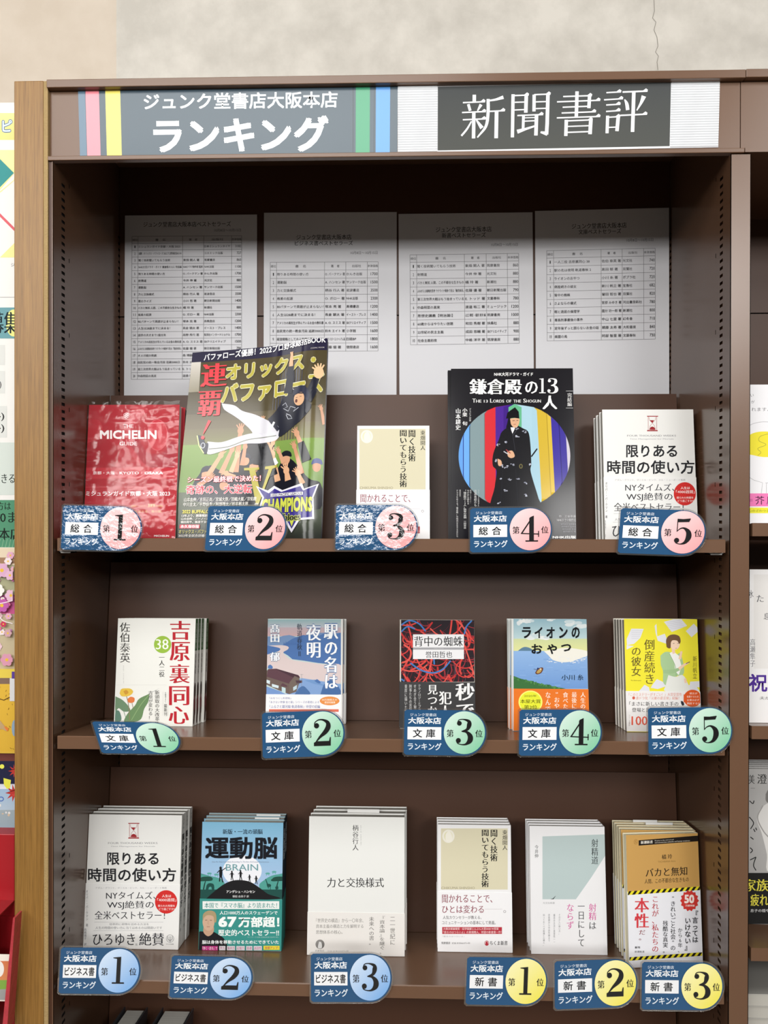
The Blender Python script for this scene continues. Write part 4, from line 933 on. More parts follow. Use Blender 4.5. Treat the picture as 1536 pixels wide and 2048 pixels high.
def a_eki(A):
    x0, x1 = A.x0, 1200
    A.R(A.x0, A.y0, A.x1, 1115, 'b9cccb'); A.R(x0, 125, x1, 230, '8fb0b4', 'b4b8c0'); A.R(x0, 230, x1, 345, 'b9a9b0', 'c4a3a4')
    A.P([(x0, 350), (300, 345), (370, 365), (440, 340), (520, 330), (600, 352), (700, 370), (760, 330), (840, 300), (x1, 300), (x1, 560), (x0, 480)], '6f8cb4')
    A.P([(420, 470), (560, 380), (700, 330), (900, 345), (1000, 300), (1100, 330), (x1, 300), (x1, 730), (900, 700), (700, 668), (560, 650), (500, 600), (430, 560)], '4c70a8')
    A.P([(x0, 470), (280, 480), (400, 490), (440, 520), (330, 560), (x0, 600)], '4c70a8')
    for k in range(9): A.P([(440+k*26, 460), (450+k*26, 420-(k*37) % 22), (460+k*26, 460)], '4668a0')
    A.S([(250, 470), (420, 465), (505, 485), (500, 520), (440, 560), (480, 610), (560, 660), (760, 690), (1000, 720), (x1, 730), (x1, 960), (960, 975), (800, 930), (560, 870), (300, 790), (x0, 740), (x0, 600), (330, 570), (400, 510)], 'd3c3c2')
    A.S([(240, 735), (270, 722), (300, 750), (290, 775), (240, 770)], '4f74ac')
    A.P([(690, 900), (x1, 980), (x1, 1115), (480, 1115), (520, 950)], '7f9fcd'); A.P([(720, 930), (860, 920), (940, 975), (1000, 990), (1010, 1010), (840, 975)], '6f94c4')
    A.S([(850, 935), (890, 915), (935, 960), (900, 968)], '4c70a8'); A.S([(590, 1115), (640, 1040), (700, 1005), (750, 1040), (790, 1115)], '4a6d9f'); A.S([(930, 1115), (980, 980), (1060, 925), (1130, 960), (1190, 1050), (1195, 1115)], '46699e')
    A.P([(x0, 1010), (420, 1080), (480, 1115), (x0, 1115)], '7394c8')
    A.P([(x0, 800), (250, 778), (640, 880), (640, 960), (600, 1080), (520, 1112), (380, 1060), (x0, 985)], '6b5b55')
    A.P([(x0, 880), (240, 780), (330, 775), (600, 850), (660, 895), (560, 960), (520, 975), (x0, 880)], '5c3f48'); A.P([(330, 775), (350, 775), (640, 860), (660, 890), (590, 900)], '4a323c')
    A.P([(520, 960), (590, 870), (655, 900), (655, 960), (610, 1080), (520, 1110)], '6f625a'); A.P([(600, 930), (690, 930), (690, 960), (620, 975)], '4f3b44')
    A.P([(290, 975), (380, 1000), (375, 1035), (290, 1012)], 'cfe0e6'); A.P([(x0, 920), (265, 935), (262, 980), (x0, 962)], 'cfe0e6'); A.P([(420, 1015), (470, 1030), (470, 1110), (420, 1085)], 'bcd4d8'); A.P([(400, 1000), (430, 965), (495, 1000), (490, 1015)], '5c3f48'); A.P([(570, 1020), (620, 990), (618, 1040), (572, 1068)], 'b9cdd6')
    A.R(680, 845, 684, 1010, '8a8a90'); A.R(660, 850, 705, 853, '8a8a90'); A.R(632, 960, 636, 1080, '7a8aa0')
    A.T_('駅の名は', 975, 185, 1165, 1035, 'f2f4f6', 'm', w=.018, v=True, o='51719f', ow=.02); A.T_('夜明', 740, 190, 940, 630, 'f2f4f6', 'm', w=.012, v=True, o='51719f', ow=.02)
    A.T_('軌道春秋Ⅱ', 620, 180, 690, 610, '2f3a4c', 'm', v=True); A.T_('髙田 郁', 262, 185, 395, 675, 'f2f4f6', 'm', w=.016, v=True, o='6b7f9a', ow=.02)
    A.R(x1+2, A.y0, A.x1, A.y1, 'd9d9d6')
def b_eki(A):
    A.T_('「みをつくし料理帖」', 258, 1150, 545, 1178, '5d6aa0', 'm'); A.T_('「あきない世傳 金と銀」シリーズの著者による', 258, 1200, 915, 1232, '5d6aa0', 'm'); A.T_('『ふるさと銀河線 軌道春秋』待望の続編', 258, 1254, 926, 1296, '5060a0', 'm')
    A.E(1052, 1200, 130, 58, 'e2904a'); A.T_('20万部超えの', 950, 1172, 1150, 1198, 'f8eee0', w=.01); A.T_('感涙短編集', 985, 1206, 1128, 1234, 'f8eee0', w=.01)
    A.R(252, 1310, 1172, 1345, 'd9705a'); A.T_('電車に乗って家族の笑顔を', 290, 1370, 1120, 1420, '5060a0', 'm')
book('paperback', 'front blue paperback showing a river dawn over a dark roofed house', 2, 531.5, 684, 1238, .125, .0145, 'R', 'd9d8d2', PG_WHITE, zoom=(500, 1220, 6.605), art=a_eki, band=(1116, 'ecebed'), bart=b_eki, group='river dawn paperbacks',
     copies=[(.0035, .0165, 0)], labels=['pale edged copy behind the front river dawn paperback'])
def a_kumo(A):
    A.R(A.x0, A.y0, A.x1, A.y1, 'c9c6bc'); bx = (146, 128, 1114, 950)
    A.R(*bx, '231a20'); A.clip = bx; rn = random.Random(5); A.inc = .25
    for k in range(150):
        x = rn.uniform(60, 1200); y = rn.uniform(60, 1050); an = rn.gauss(1.2, .7); cv = rn.gauss(0, .5); L = rn.uniform(200, 700); P = [(x, y)]
        for q in range(4): x += math.cos(an)*L/4; y += math.sin(an)*L/4; an += cv; P.append((x, y))
        c = rn.choice(('8a2630', '5c1c26', 'a3303a', '4a1a24', '6a4a58')) if k < 90 else rn.choice(('c63a38', 'd2453f', 'b8302f', 'd9564c'))
        A.L_(P, rn.uniform(5, 12) if k < 90 else rn.uniform(13, 24), c, True, 4)
    for P in ([(146, 200), (250, 140), (380, 180), (470, 280)], [(270, 700), (400, 790), (560, 830), (700, 780), (800, 670)], [(1080, 140), (1010, 220), (980, 320)], [(580, 650), (585, 720)], [(146, 910), (190, 940)], [(146, 290), (230, 220), (330, 250)]): A.L_(P, 19, '3f76b8', True)
    A.clip = None; A.inc = 1
    A.R(303, 322, 976, 648, 'e3e3e5'); A.R(303, 495, 976, 524, '9d9da1'); A.T_('背中の蜘蛛', 318, 348, 960, 480, '252528', 'm'); A.T_('誉田哲也', 468, 546, 822, 630, '303034', 'm'); A.T_('HONDA TETSUYA', 580, 504, 708, 514, 'c9c9cb')
def b_kumo(A):
    A.T_('秒で', 862, 965, 1118, 1430, 'eaeaea', 'm', w=.014, v=True); A.T_('犯人', 645, 1075, 815, 1430, 'eaeaea', 'm', w=.012, v=True); A.T_('見つかる', 495, 990, 630, 1530, 'eaeaea', 'm', w=.012, v=True)
    for i, s_ in enumerate(('テクノロジーとプライバシーが', 'せめぎ合う現代社会を', '刑事たちの苦悩とともに', '重厚に描いた警察小説')): A.T_(s_, 372-i*60, 985, 408-i*60, 1530, 'c9c9c9', 'm', v=True)
book('paperback', 'front dark paperback with tangled red and blue wires on its cover', 2, 800, 950, 1240, .100, .0145, 'L', 'cfccc2', PG_WHITE, zoom=(780, 1220, 6.605), art=a_kumo, band=(952, '1b1a1c'), bart=b_kumo, group='tangled wire paperbacks',
     copies=[(-.001, .0178, 0)], labels=['copy behind the front tangled wire paperback, only its top edge showing'])
def a_lion(A):
    A.R(A.x0, A.y0, A.x1, A.y1, 'a9c4cf'); x0, x1 = 178, 1160
    A.R(x0, 110, x1, 380, '8fb2bf', 'b5cccf'); A.R(x0, 380, x1, 545, 'c6cf9c', 'd8d99a')
    rn = random.Random(8); A.inc = .2
    for (x, y, a, b) in ((960, 175, 130, 36), (1040, 220, 110, 30), (470, 350, 150, 40), (560, 370, 110, 26), (280, 160, 60, 40), (400, 150, 70, 26), (700, 130, 80, 20)):
        for k in range(7): A.E(x+rn.uniform(-a, a)*.7, y+rn.uniform(-b, b)*.6, a*.42, b*.62, rn.choice(('d5dcdd', 'c3d2d6', 'dfe2e0')), 18)
    A.S([(230, 545), (290, 500), (340, 488), (400, 505), (430, 545)], '5d7e96')
    A.R(x0, 540, x1, 1040, '8fb2dd', '6f97cf')
    for k in range(60): 
        x = rn.uniform(x0, x1-90); y = rn.uniform(600, 1030); A.R(x, y, x+rn.uniform(30, 90), y+rn.uniform(2, 5), rn.choice(('7fa6d8', '99bbe4', '6d94cc')))
    A.S([(580, 545), (720, 520), (900, 500), (1160, 545), (1160, 600), (1060, 640), (940, 680), (820, 690), (700, 660), (640, 600)], 'e6e4da')
    for k in range(60): A.E(rn.uniform(620, 1140), 640+rn.uniform(-30, 60), rn.uniform(5, 16), rn.uniform(2, 6), 'dfe2e4', 10)
    A.S([(x0, 870), (300, 915), (450, 950), (600, 990), (760, 1020), (830, 1042), (x0, 1044)], '3f7040')
    for k in range(80):
        x = rn.uniform(x0+5, 800); A.E(x, 885+(x-x0)*.23+rn.uniform(0, 30), rn.uniform(8, 18), rn.uniform(6, 12), rn.choice(('4b8048', '3a6a3c', '5a9050')), 8)
    A.S([(462, 830), (500, 775), (555, 758), (570, 780), (545, 830), (490, 850)], '6b4232'); A.S([(480, 825), (510, 785), (550, 772), (540, 815), (500, 838)], 'b89a5a'); A.E(500, 775, 12, 14, '2a3a6a'); A.L_([(445, 780), (490, 788)], 5, '4a3a30'); A.E(535, 780, 9, 11, 'e0d0c0')
    A.inc = 1
    for s_, a, b in (('ラ', 290, 410), ('イ', 455, 560), ('オ', 612, 722), ('ン', 780, 892), ('の', 945, 1052)): A.T_(s_, a, 225, b, 372, '1b1d20', w=.028)
    for s_, a, b, c in (('お', 415, 558, 585), ('や', 622, 752, 590), ('つ', 806, 938, 555)): A.T_(s_, a, 450, b, c-8, '1b1d20', w=.026)
    A.T_('小川', 812, 855, 985, 925, '22303c', w=.006); A.T_('糸', 1025, 850, 1100, 925, '22303c', w=.006); A.R(A.x0, A.y0, 178, A.y1, 'd9dcda')
def b_lion(A):
    A.E(402, 1215, 158, 152, 'eef07a'); A.E(402, 1215, 142, 136, 'e2e63e'); A.T_('2020年', 318, 1118, 484, 1150, '4a4a18', w=.0); A.T_('本屋大賞', 268, 1180, 536, 1232, '2a2a14', w=.006); A.T_('第2位', 318, 1255, 490, 1310, '2a2a14', w=.006)
    for i, s_ in enumerate(('人生の最後に', '最後に食べた', '食べたいもの', '“おやつ”は', 'なんですか')): A.T_(s_, 1060-i*115, 1085, 1130-i*115, 1530, 'f8e8d8', 'm', w=.006, v=True)
book('paperback', 'front light blue paperback with a small boat on water, orange band', 2, 1025.5, 1178, 1238, .085, .0145, 'R', 'd3dad8', PG_WHITE, zoom=(1000, 1220, 6.605), art=a_lion, band=(1042, 'e5772a'), bart=b_lion, gloss=True, group='boat on water paperbacks',
     copies=[(-.003, .0165, 0)], labels=['second boat on water paperback, peeping out left of the front one'])
def a_tosan(A):
    A.R(A.x0, A.y0, A.x1, A.y1, 'ece23a')
    for P in ([(300, 212), (440, 215), (400, 320), (330, 385), (250, 400), (246, 330)], [(246, 400), (330, 410), (246, 450)], [(670, 135), (780, 105), (870, 105), (935, 180), (760, 250)], [(1010, 155), (1080, 200), (1085, 250), (985, 310), (920, 240)], [(565, 180), (585, 158), (595, 300), (680, 270), (705, 330), (700, 385), (600, 350), (575, 260)],
              [(540, 850), (590, 785), (735, 855), (600, 900), (520, 885)], [(385, 925), (450, 850), (500, 880), (510, 925)], [(970, 815), (1085, 810), (1088, 880), (960, 870)], [(930, 850), (1040, 870), (1095, 925), (860, 925)]): A.P(P, 'dfe0e6')
    for k in range(5): A.L_([(700+k*6, 140+k*20), (860+k*12, 118+k*18)], 3, 'bfc2cc'); A.L_([(300, 232+k*22), (420-k*8, 236+k*22)], 3, 'bfc2cc')
    A.S([(630, 520), (680, 480), (740, 480), (800, 520), (850, 490), (880, 560), (900, 680), (880, 740), (800, 760), (800, 880), (740, 880), (665, 830), (660, 700), (635, 620)], 'a8c897')
    A.P([(735, 490), (775, 470), (840, 520), (870, 640), (840, 740), (800, 700), (790, 620)], 'f0f0ec'); A.L_([(735, 500), (800, 640), (810, 760)], 5, '7fa873', True); A.L_([(660, 700), (760, 700), (850, 670)], [40, 46, 30], '9fc08f', True)
    A.S([(720, 740), (800, 760), (880, 740), (930, 810), (950, 925), (690, 925), (690, 860)], 'e4e6e0'); A.L_([(910, 780), (920, 830)], 26, 'ecc9b0')
    A.L_([(850, 560), (870, 470)], [30, 24], 'f0cdb2'); A.L_([(840, 670), (900, 625), (950, 600)], [34, 26, 16], 'f0cdb2', True); A.L_([(920, 610), (965, 590)], 8, '5a4a44')
    A.P([(755, 440), (790, 440), (800, 490), (770, 500)], 'ecc9b0'); A.E(795, 385, 56, 66, 'f0d2ba')
    A.S([(700, 420), (695, 340), (730, 290), (790, 278), (845, 300), (860, 355), (845, 385), (820, 350), (770, 345), (750, 370), (745, 430), (720, 435)], '6f5038'); A.L_([(772, 382), (790, 380)], 5, '3a2a20'); A.L_([(822, 380), (838, 378)], 5, '3a2a20'); A.L_([(800, 436), (818, 434)], 4, 'b06a60')
    A.T_('倒産続き', 445, 335, 568, 840, '6b5d28', 'm', w=.0, v=True); A.T_('の彼女', 298, 430, 410, 752, '6b5d28', 'm', w=.0, v=True); A.T_('The Bankruptcy', 292, 795, 412, 810, '8f8230')
    A.T_('新川帆立', 998, 525, 1046, 778, '6b5d28', v=True)
def b_tosan(A):
    A.T_('『このミステリーがすごい！』大賞受賞作', 268, 942, 872, 980, 'd98a78', 'm'); A.E(325, 1000, 16, 18, 'd0604a'); A.T_('連ドラ化「元彼の遺言状」続編！', 350, 984, 842, 1020, 'd98a78', 'm')
    A.T_('「まさに新しい書き手の', 275, 1042, 834, 1092, '333133', 'm', w=.006); A.T_('登場と言っていい。」', 305, 1112, 800, 1160, '333133', 'm', w=.006)
    A.E(995, 1005, 102, 98, 'df5a22'); A.R(893, 960, 1097, 1050, 'df5a22')
    for i, s_ in enumerate(('彼女が', '転職するたび、', '企業は必ず', '倒産する!?')): A.T_(s_, 960-(30 if i else 0), 936+i*38, 1050+(20 if i else 0), 960+i*38, 'f8e2d4', w=.008)
    A.T_('100万部', 300, 1186, 760, 1320, 'dc5a44', 'm', w=.006); A.T_('シリーズ累計', 268, 1190, 288, 1320, '9a8a88', v=True)
    A.S([(860, 1035), (885, 1040), (900, 1075), (880, 1088), (865, 1065)], '2a2a34')
book('paperback', 'front yellow paperback with woman in green jacket and flying papers', 2, 1254, 1402.5, 1238, .088, .0165, 'R', 'e8e4d8', PG_GREY, zoom=(1210, 1220, 5.69), art=a_tosan, band=(925, 'e9e7e6'), bart=b_tosan, group='yellow paperbacks',
     copies=[(.0006, .0165, 0), (.0011, .033, 0), (.0016, .0495, 0)], labels=['second yellow paperback, page edge just left of the front copy', 'third yellow paperback from the front of its queue', 'rearmost yellow paperback, its pale page edge farthest left'])

# ------------------------------------------------------------------ row 3
book('book', 'front white book with red hourglass on the lowest full shelf', 3, 167, 355.8, 1629.5, .102, .0175, 'R', 'e6e6e3', PG_GREY, zoom=(100, 1590, 4.4725), art=a_time, band=(795, 'e9e9e7'), bart=b_time, spart=s_time, rot=.0,
     group='white hourglass books on the lower shelf', copies=[(.0, .0185, 0), (.0012, .037, 0)], labels=['middle white hourglass book of the lower stack, spine lettering showing', 'rearmost white hourglass book of the lower stack'])
def a_brain(A):
    A.R(A.x0, A.y0, A.x1, 880, '7fb6d4', 'a9bedf'); A.E(722, 615, 182, 145, 'e8eaf0')
    A.S([(A.x0, 640), (400, 660), (520, 690), (560, 760), (500, 880), (A.x0, 880)], '4f9a90'); A.S([(A.x1, 640), (1000, 660), (930, 700), (880, 760), (960, 880), (A.x1, 880)], '4f9a90')
    A.R(A.x0, 790, 560, 880, '1f4c46'); A.R(900, 790, A.x1, 880, '1f4c46')
    for x, y, f in ((480, 650, 1), (415, 640, 1), (960, 640, 1), (1020, 625, 1)): A.E(x, y, 22, 9, '5aa39b', 14); A.R(x-14, y, x-9, y+20, '5aa39b'); A.R(x+9, y, x+14, y+20, '5aa39b')
    for x in (370, 1050):
        A.L_([(x-10, 790), (x, 740), (x+12, 700)], [12, 10, 6], '1d3a34'); A.S([(x-60, 700), (x-20, 672), (x+60, 672), (x+70, 705), (x, 712), (x-50, 712)], '1f4a40'); A.E(x+40, 690, 40, 9, '1f4a40', 14)
    A.S([(388, 790), (392, 745), (420, 730), (455, 742), (460, 790), (440, 790), (432, 765), (412, 768), (405, 790)], '1d4a44'); A.L_([(392, 750), (384, 790)], 7, '1d4a44')
    A.L_([(940, 690), (958, 740), (968, 780)], [6, 10, 6], '1d4a44'); A.S([(950, 735), (985, 740), (990, 760), (958, 765)], '1d4a44'); A.L_([(984, 760), (986, 790)], 5, '1d4a44'); A.S([(1030, 765), (1055, 758), (1058, 785), (1035, 785)], '1d4a44')
    A.S([(380, 880), (470, 800), (560, 735), (640, 705), (720, 702), (800, 720), (880, 770), (960, 830), (1050, 880)], '1a1a1c')
    for (x, y, k) in ((520, 640, 1.5), (625, 655, .95), (706, 650, 1.0), (790, 680, .72), (852, 695, .8)):
        A.E(x, y-34*k, 8*k, 10*k, '17171a', 14); A.S([(x-9*k, y-24*k), (x+10*k, y-24*k), (x+8*k, y+20*k), (x-7*k, y+20*k)], '17171a')
        A.L_([(x-8*k, y-18*k), (x-22*k, y-4*k)], 5*k, '17171a'); A.L_([(x+8*k, y-18*k), (x+(36 if k > 1.2 else 22)*k, y-(38 if k > 1.2 else 6)*k)], 5*k, '17171a'); A.L_([(x-3*k, y+15*k), (x-7*k, y+50*k)], 7*k, '17171a'); A.L_([(x+4*k, y+15*k), (x+14*k, y+55*k)], 7*k, '17171a')
    A.T_('新版・一流の頭脳', 540, 225, 912, 272, '1f3040', w=.01); A.T_('運動脳', 376, 298, 1052, 505, '14161e', w=.026)
    A.T_('How To Train Your Brain According To The Best And Latest Neuroscience', 440, 524, 972, 540, '8a9aae'); A.T_('BRAIN', 570, 552, 870, 612, '6a9aa0', w=.0)
    A.T_('アンデシュ・ハンセン', 575, 795, 842, 822, 'e8e8e8', w=.02); A.T_('御舩 由美子 訳', 632, 842, 786, 864, 'cfcfcf', w=.01)
def b_brain(A):
    A.R(352, 898, 1068, 972, 'e6e9e7'); A.T_('本国で『スマホ脳』より読まれた！', 370, 912, 1048, 962, '2f8f88', w=.012)
    A.T_('人口1000万人のスウェーデンで', 512, 988, 1052, 1024, 'eef4f2', w=.014); A.T_('67', 500, 1042, 670, 1140, 'eef4f2', w=.04); A.T_('万部超！', 686, 1042, 1070, 1142, 'eef4f2', w=.034)
    A.T_('歴史的ベストセラー!!', 498, 1162, 1066, 1222, 'eef4f2', w=.016); A.T_('サンマーク出版 定価(本体1500円+税)', 770, 1228, 1060, 1242, 'a9cfca'); 
    A.S([(315, 1380), (315, 1200), (360, 1180), (440, 1180), (500, 1210), (560, 1260), (575, 1380)], '1c1a1e'); A.S([(362, 1130), (450, 1130), (452, 1190), (405, 1225), (362, 1190)], 'bf9a80')
    A.E(408, 1090, 56, 84, 'c9a78e'); A.S([(354, 1085), (358, 1020), (400, 988), (450, 990), (478, 1020), (480, 1090), (462, 1090), (452, 1040), (400, 1028), (368, 1050)], 'a89470'); A.L_([(376, 1075), (396, 1074)], 5, '6a5240'); A.L_([(420, 1075), (440, 1076)], 5, '6a5240'); A.L_([(392, 1136), (420, 1136)], 5, '9a6a5c'); A.L_([(406, 1080), (402, 1110), (412, 1112)], 3, 'a8846c')
    A.T_('脳は身体を移動させるためにできていた', 348, 1262, 1064, 1298, 'f2f4f4', w=.016)
    A.R(348, 1316, 494, 1358, 'c23a86'); A.T_('「歩く・走る」で', 352, 1322, 490, 1352, 'f6eef2', w=.01)
    for a, b, s_ in ((508, 566, '学力'), (580, 655, '集中力'), (668, 746, '記憶力'), (760, 818, '意欲'), (830, 906, '創造性')): A.R(a, 1316, b, 1356, 'e8e6ea'); A.T_(s_, a+5, 1322, b-5, 1350, 'b83a80', w=.01)
    A.R(922, 1314, 1072, 1352, 'e8d93c'); A.T_('全部アップ！', 934, 1320, 1062, 1346, 'b83a60', w=.014)
def s_brain(A):
    A.R(0, 0, 100, 600, '22303a'); A.T_('運動脳', 26, 60, 76, 300, 'd6dde2', w=.01, v=True); A.R(0, 600, 100, 1000, '2f7f78')
MR = book('book', 'front blue and teal book showing people running before a white moon', 3, 397.5, 562, 1644.5, .103, .0175, 'R', '8fa6ac', PG_WHITE, zoom=(330, 1610, 4.674), art=a_brain, band=(880, '2f8c84'), bart=b_brain, spart=s_brain, group='moon runner books',
     copies=[(-.002, .0195, 0), (-.003, .039, 0)], labels=['second moon runner book, top edge just behind the front copy', 'rearmost moon runner book of the three'])
for q in MR[1:]: slip(q, .075, .112, .008, .0008)
def a_power(A):
    A.T_('柄谷行人', 514, 268, 568, 496, '4a4a4a', 'm', v=True); A.T_('KOJIN KARATANI', 584, 272, 596, 455, '9a9a9a', v=True); A.T_('力と交換様式', 288, 740, 796, 826, '2e2e30', 'm')
def b_power(A):
    A.T_('『世界史の構造』から一〇年余、', 188, 1102, 612, 1140, '8a8784', 'm'); A.T_('資本主義の構造と力を解明する', 188, 1156, 612, 1190, '8a8784', 'm'); A.T_('思想体系の核心。', 188, 1208, 425, 1242, '8a8784', 'm')
    A.T_('二一世紀に', 850, 1090, 896, 1338, '7a7774', 'm', v=True); A.T_('『資本論』を継ぐ、', 756, 1080, 804, 1420, '7a7774', 'm', v=True); A.T_('未来への書。', 662, 1088, 708, 1340, '7a7774', 'm', v=True)
    A.E(224, 1334, 40, 42, '8f8c8a', c2='6a6866'); A.S([(215, 1310), (236, 1318), (240, 1366), (206, 1366)], 'd9d9d8'); A.T_('岩波書店', 180, 1382, 262, 1400, '9a9896', 'm'); A.T_('定価 本体3500円+税', 290, 1388, 480, 1402, 'a9a7a5')
PW = book('book', 'front thick plain white book with small grey title and pale band', 3, 614.6, 808.5, 1633.5, .092, .021, 'R', 'e4e5e2', PG_GREY, zoom=(590, 1590, 4.473), art=a_power, band=(1052, 'e5e2de'), bart=b_power, group='plain white thick books',
     copies=[(.0015, .0235, 0), (.003, .047, 0)], labels=['second plain white thick book, with a slip poking from its top', 'rearmost plain white thick book of the three'])
slip(PW[1], .052, .100, .009, .0035)
ka = (1290-430)/(836-122)
lis = dict(sx=.8165, dx=-227.5, sy=.8165, dy=43)
lis_ = lambda fn: shifted(fn, **lis)
book('paperback', 'front slim paperback with beige panel on the lower shelf, above yellow number one', 3, 876, 1024.5, 1649.5, .112, .0135, 'R', 'e9e9ea', PG_WHITE, zoom=(850, 1620, 4.785), art=lis_(a_listen), band=(785, 'eeeef0'), bart=lis_(b_listen), group='beige panel paperbacks on the lower shelf',
     copies=[(.0, .0155, 0), (.0, .031, 0)], labels=['second beige panel paperback of the lower stack', 'rearmost beige panel paperback of the lower stack'])
def a_way(A):
    A.P([(220, 210), (835, 190), (840, 400), (700, 610), (548, 826), (220, 826)], 'b6c6c6')
    A.T_('射精道', 700, 236, 766, 482, '3c4244', 'm', v=True); A.T_('今井伸', 144, 294, 180, 420, '5a5c5e', 'm', v=True); A.L_([(302, 824), (325, 822), (350, 792)], [3, 10, 2], '3c4244'); A.T_('光文社新書', 224, 852, 340, 872, '9a9c9e')
    A.T_('射精', 674, 868, 748, 1030, 'cf62a0', 'm', v=True); A.T_('は', 680, 1050, 746, 1118, '4a4a4c', 'm'); A.T_('一日にして', 566, 890, 634, 1286, '4a4a4c', 'm', v=True); A.T_('ならず', 458, 872, 526, 1118, 'cf62a0', 'm', v=True)
    for i, (s_, b) in enumerate((('その正しい使い方。', 1170), ('構造の方法と重要性――', 1245), ('思春期から中高年期まで', 1240), ('知っておくべき知識と心構え。', 1282))): A.T_(s_, 378-i*51, 970, 396-i*51, b, '8a8a8e', 'm', v=True)
book('paperback', 'front slim white paperback with pale grey green slanted panel', 3, 1062.5, 1215, 1652.5, .110, .013, 'R', 'e8e8ea', PG_GREY, zoom=(1040, 1630, 4.9), art=a_way, group='grey green panel paperbacks',
     copies=[(0, .015, 0), (-.0005, .030, 0)], labels=['second grey green panel paperback, edge showing behind the front one', 'rearmost grey green panel paperback of the three'])
def a_baka(A):
    A.R(A.x0, A.y0, A.x1, A.y1, 'c59a58'); A.ky = -.062; A.xc = 590
    A.P([(330, 232), (930, 222), (930, 278), (330, 284)], '1d1712'); A.ring(302, 245, 17, 24, 3, '8f6a30', 20); A.T_('S', 294, 232, 310, 258, '8f6a30', 'm'); A.T_('新潮新書', 350, 240, 468, 270, 'ece6da', 'm', w=.012); A.T_('Beauty is the end of evil', 488, 240, 672, 254, 'cfc8ba', 'm'); A.T_('and unconscious attitudes and human weakness', 488, 258, 832, 271, 'cfc8ba', 'm')
    A.ky = -.05
    A.T_('橘', 556, 386, 600, 432, '33261a', 'm', w=.01); A.T_('玲', 614, 386, 658, 432, '33261a', 'm', w=.01); A.T_('TACHIBANA Akira', 518, 446, 690, 464, '8f6f3c'); A.T_('バカと無知', 398, 515, 806, 600, '2a1f16', 'm', w=.006); A.T_('人間、この不都合な生きもの', 388, 618, 820, 664, '3a2c1e', w=.006)
def haz(A, y0, y1, k):
    A.R(A.x0-5, y0, A.x1+5, y1, 'e8dc2c'); n = 13; st = (A.x1-A.x0)/n
    for i in range(n+1):
        x = A.x0+i*st; A.P([(x, y1), (x+st*.5, y1), (x+st*.95, y0), (x+st*.45, y0)], '1b1815')
def b_baka(A):
    A.ky = -.068; A.xc = 590
    haz(A, 722, 758, 0); haz(A, 1368, 1402, 0)
    A.ky = 0
    A.P([(826+(90 if i % 2 else 108)*.86*math.cos(i*math.pi/14), 838+(90 if i % 2 else 106)*math.sin(i*math.pi/14)) for i in range(28)], 'cf3a34'); A.T_('50', 775, 778, 872, 864, 'f8e8e2', w=.04); A.T_('万部突破', 784, 876, 876, 896, 'f8e8e2', w=.016)
    A.T_('本性', 286, 810, 430, 1104, 'd23c44', 'm', w=.012, v=True); A.T_('だ。', 330, 1125, 392, 1225, '8a3c40', 'm', v=True)
    A.T_('これが、私たちの', 456, 800, 524, 1338, 'b8404a', 'm', v=True); A.T_('残酷な真実。', 564, 1034, 614, 1350, '2c2c30', w=.01, v=True); A.T_('“きれいごと社会”の', 638, 795, 690, 1322, '2c2c30', w=.01, v=True)
    A.T_('から6年、', 712, 1106, 756, 1345, '2c2c30', w=.006, v=True); A.T_('いけない』', 778, 1010, 836, 1328, '2c2c30', w=.016, v=True); A.T_('『言っては', 852, 935, 910, 1246, '2c2c30', w=.016, v=True)
    A.T_('新刊', 290, 1284, 340, 1306, '4a4a4e', w=.02); A.T_('新潮新書', 288, 1326, 384, 1346, '7a7a7e', 'm')
TN = book('paperback', 'front tan paperback with yellow and black striped band and red burst', 3, 1259, 1405, 1668, .066, .0125, 'R', 'd6cfb4', PG_CREAM, zoom=(1210, 1630, 4.9), art=a_baka, band=(740, 'e9eaf0'), bart=b_baka, group='tan striped band paperbacks', rot=.15,
     copies=[('w', 0, .0300, -.15), ('w', .0002, .0446, -.15), ('w', .0004, .0592, -.15), ('w', .0006, .0738, -.15)], labels=['second tan paperback, cream page edge left of the front copy', 'third tan paperback counted from the front', 'fourth tan paperback, second last in the cream edged queue', 'rearmost tan paperback of the cream edged queue'])

slip(TN[3], .045, .085, .006, .0022); slip(TN[4], .03, .066, .006, .0022)
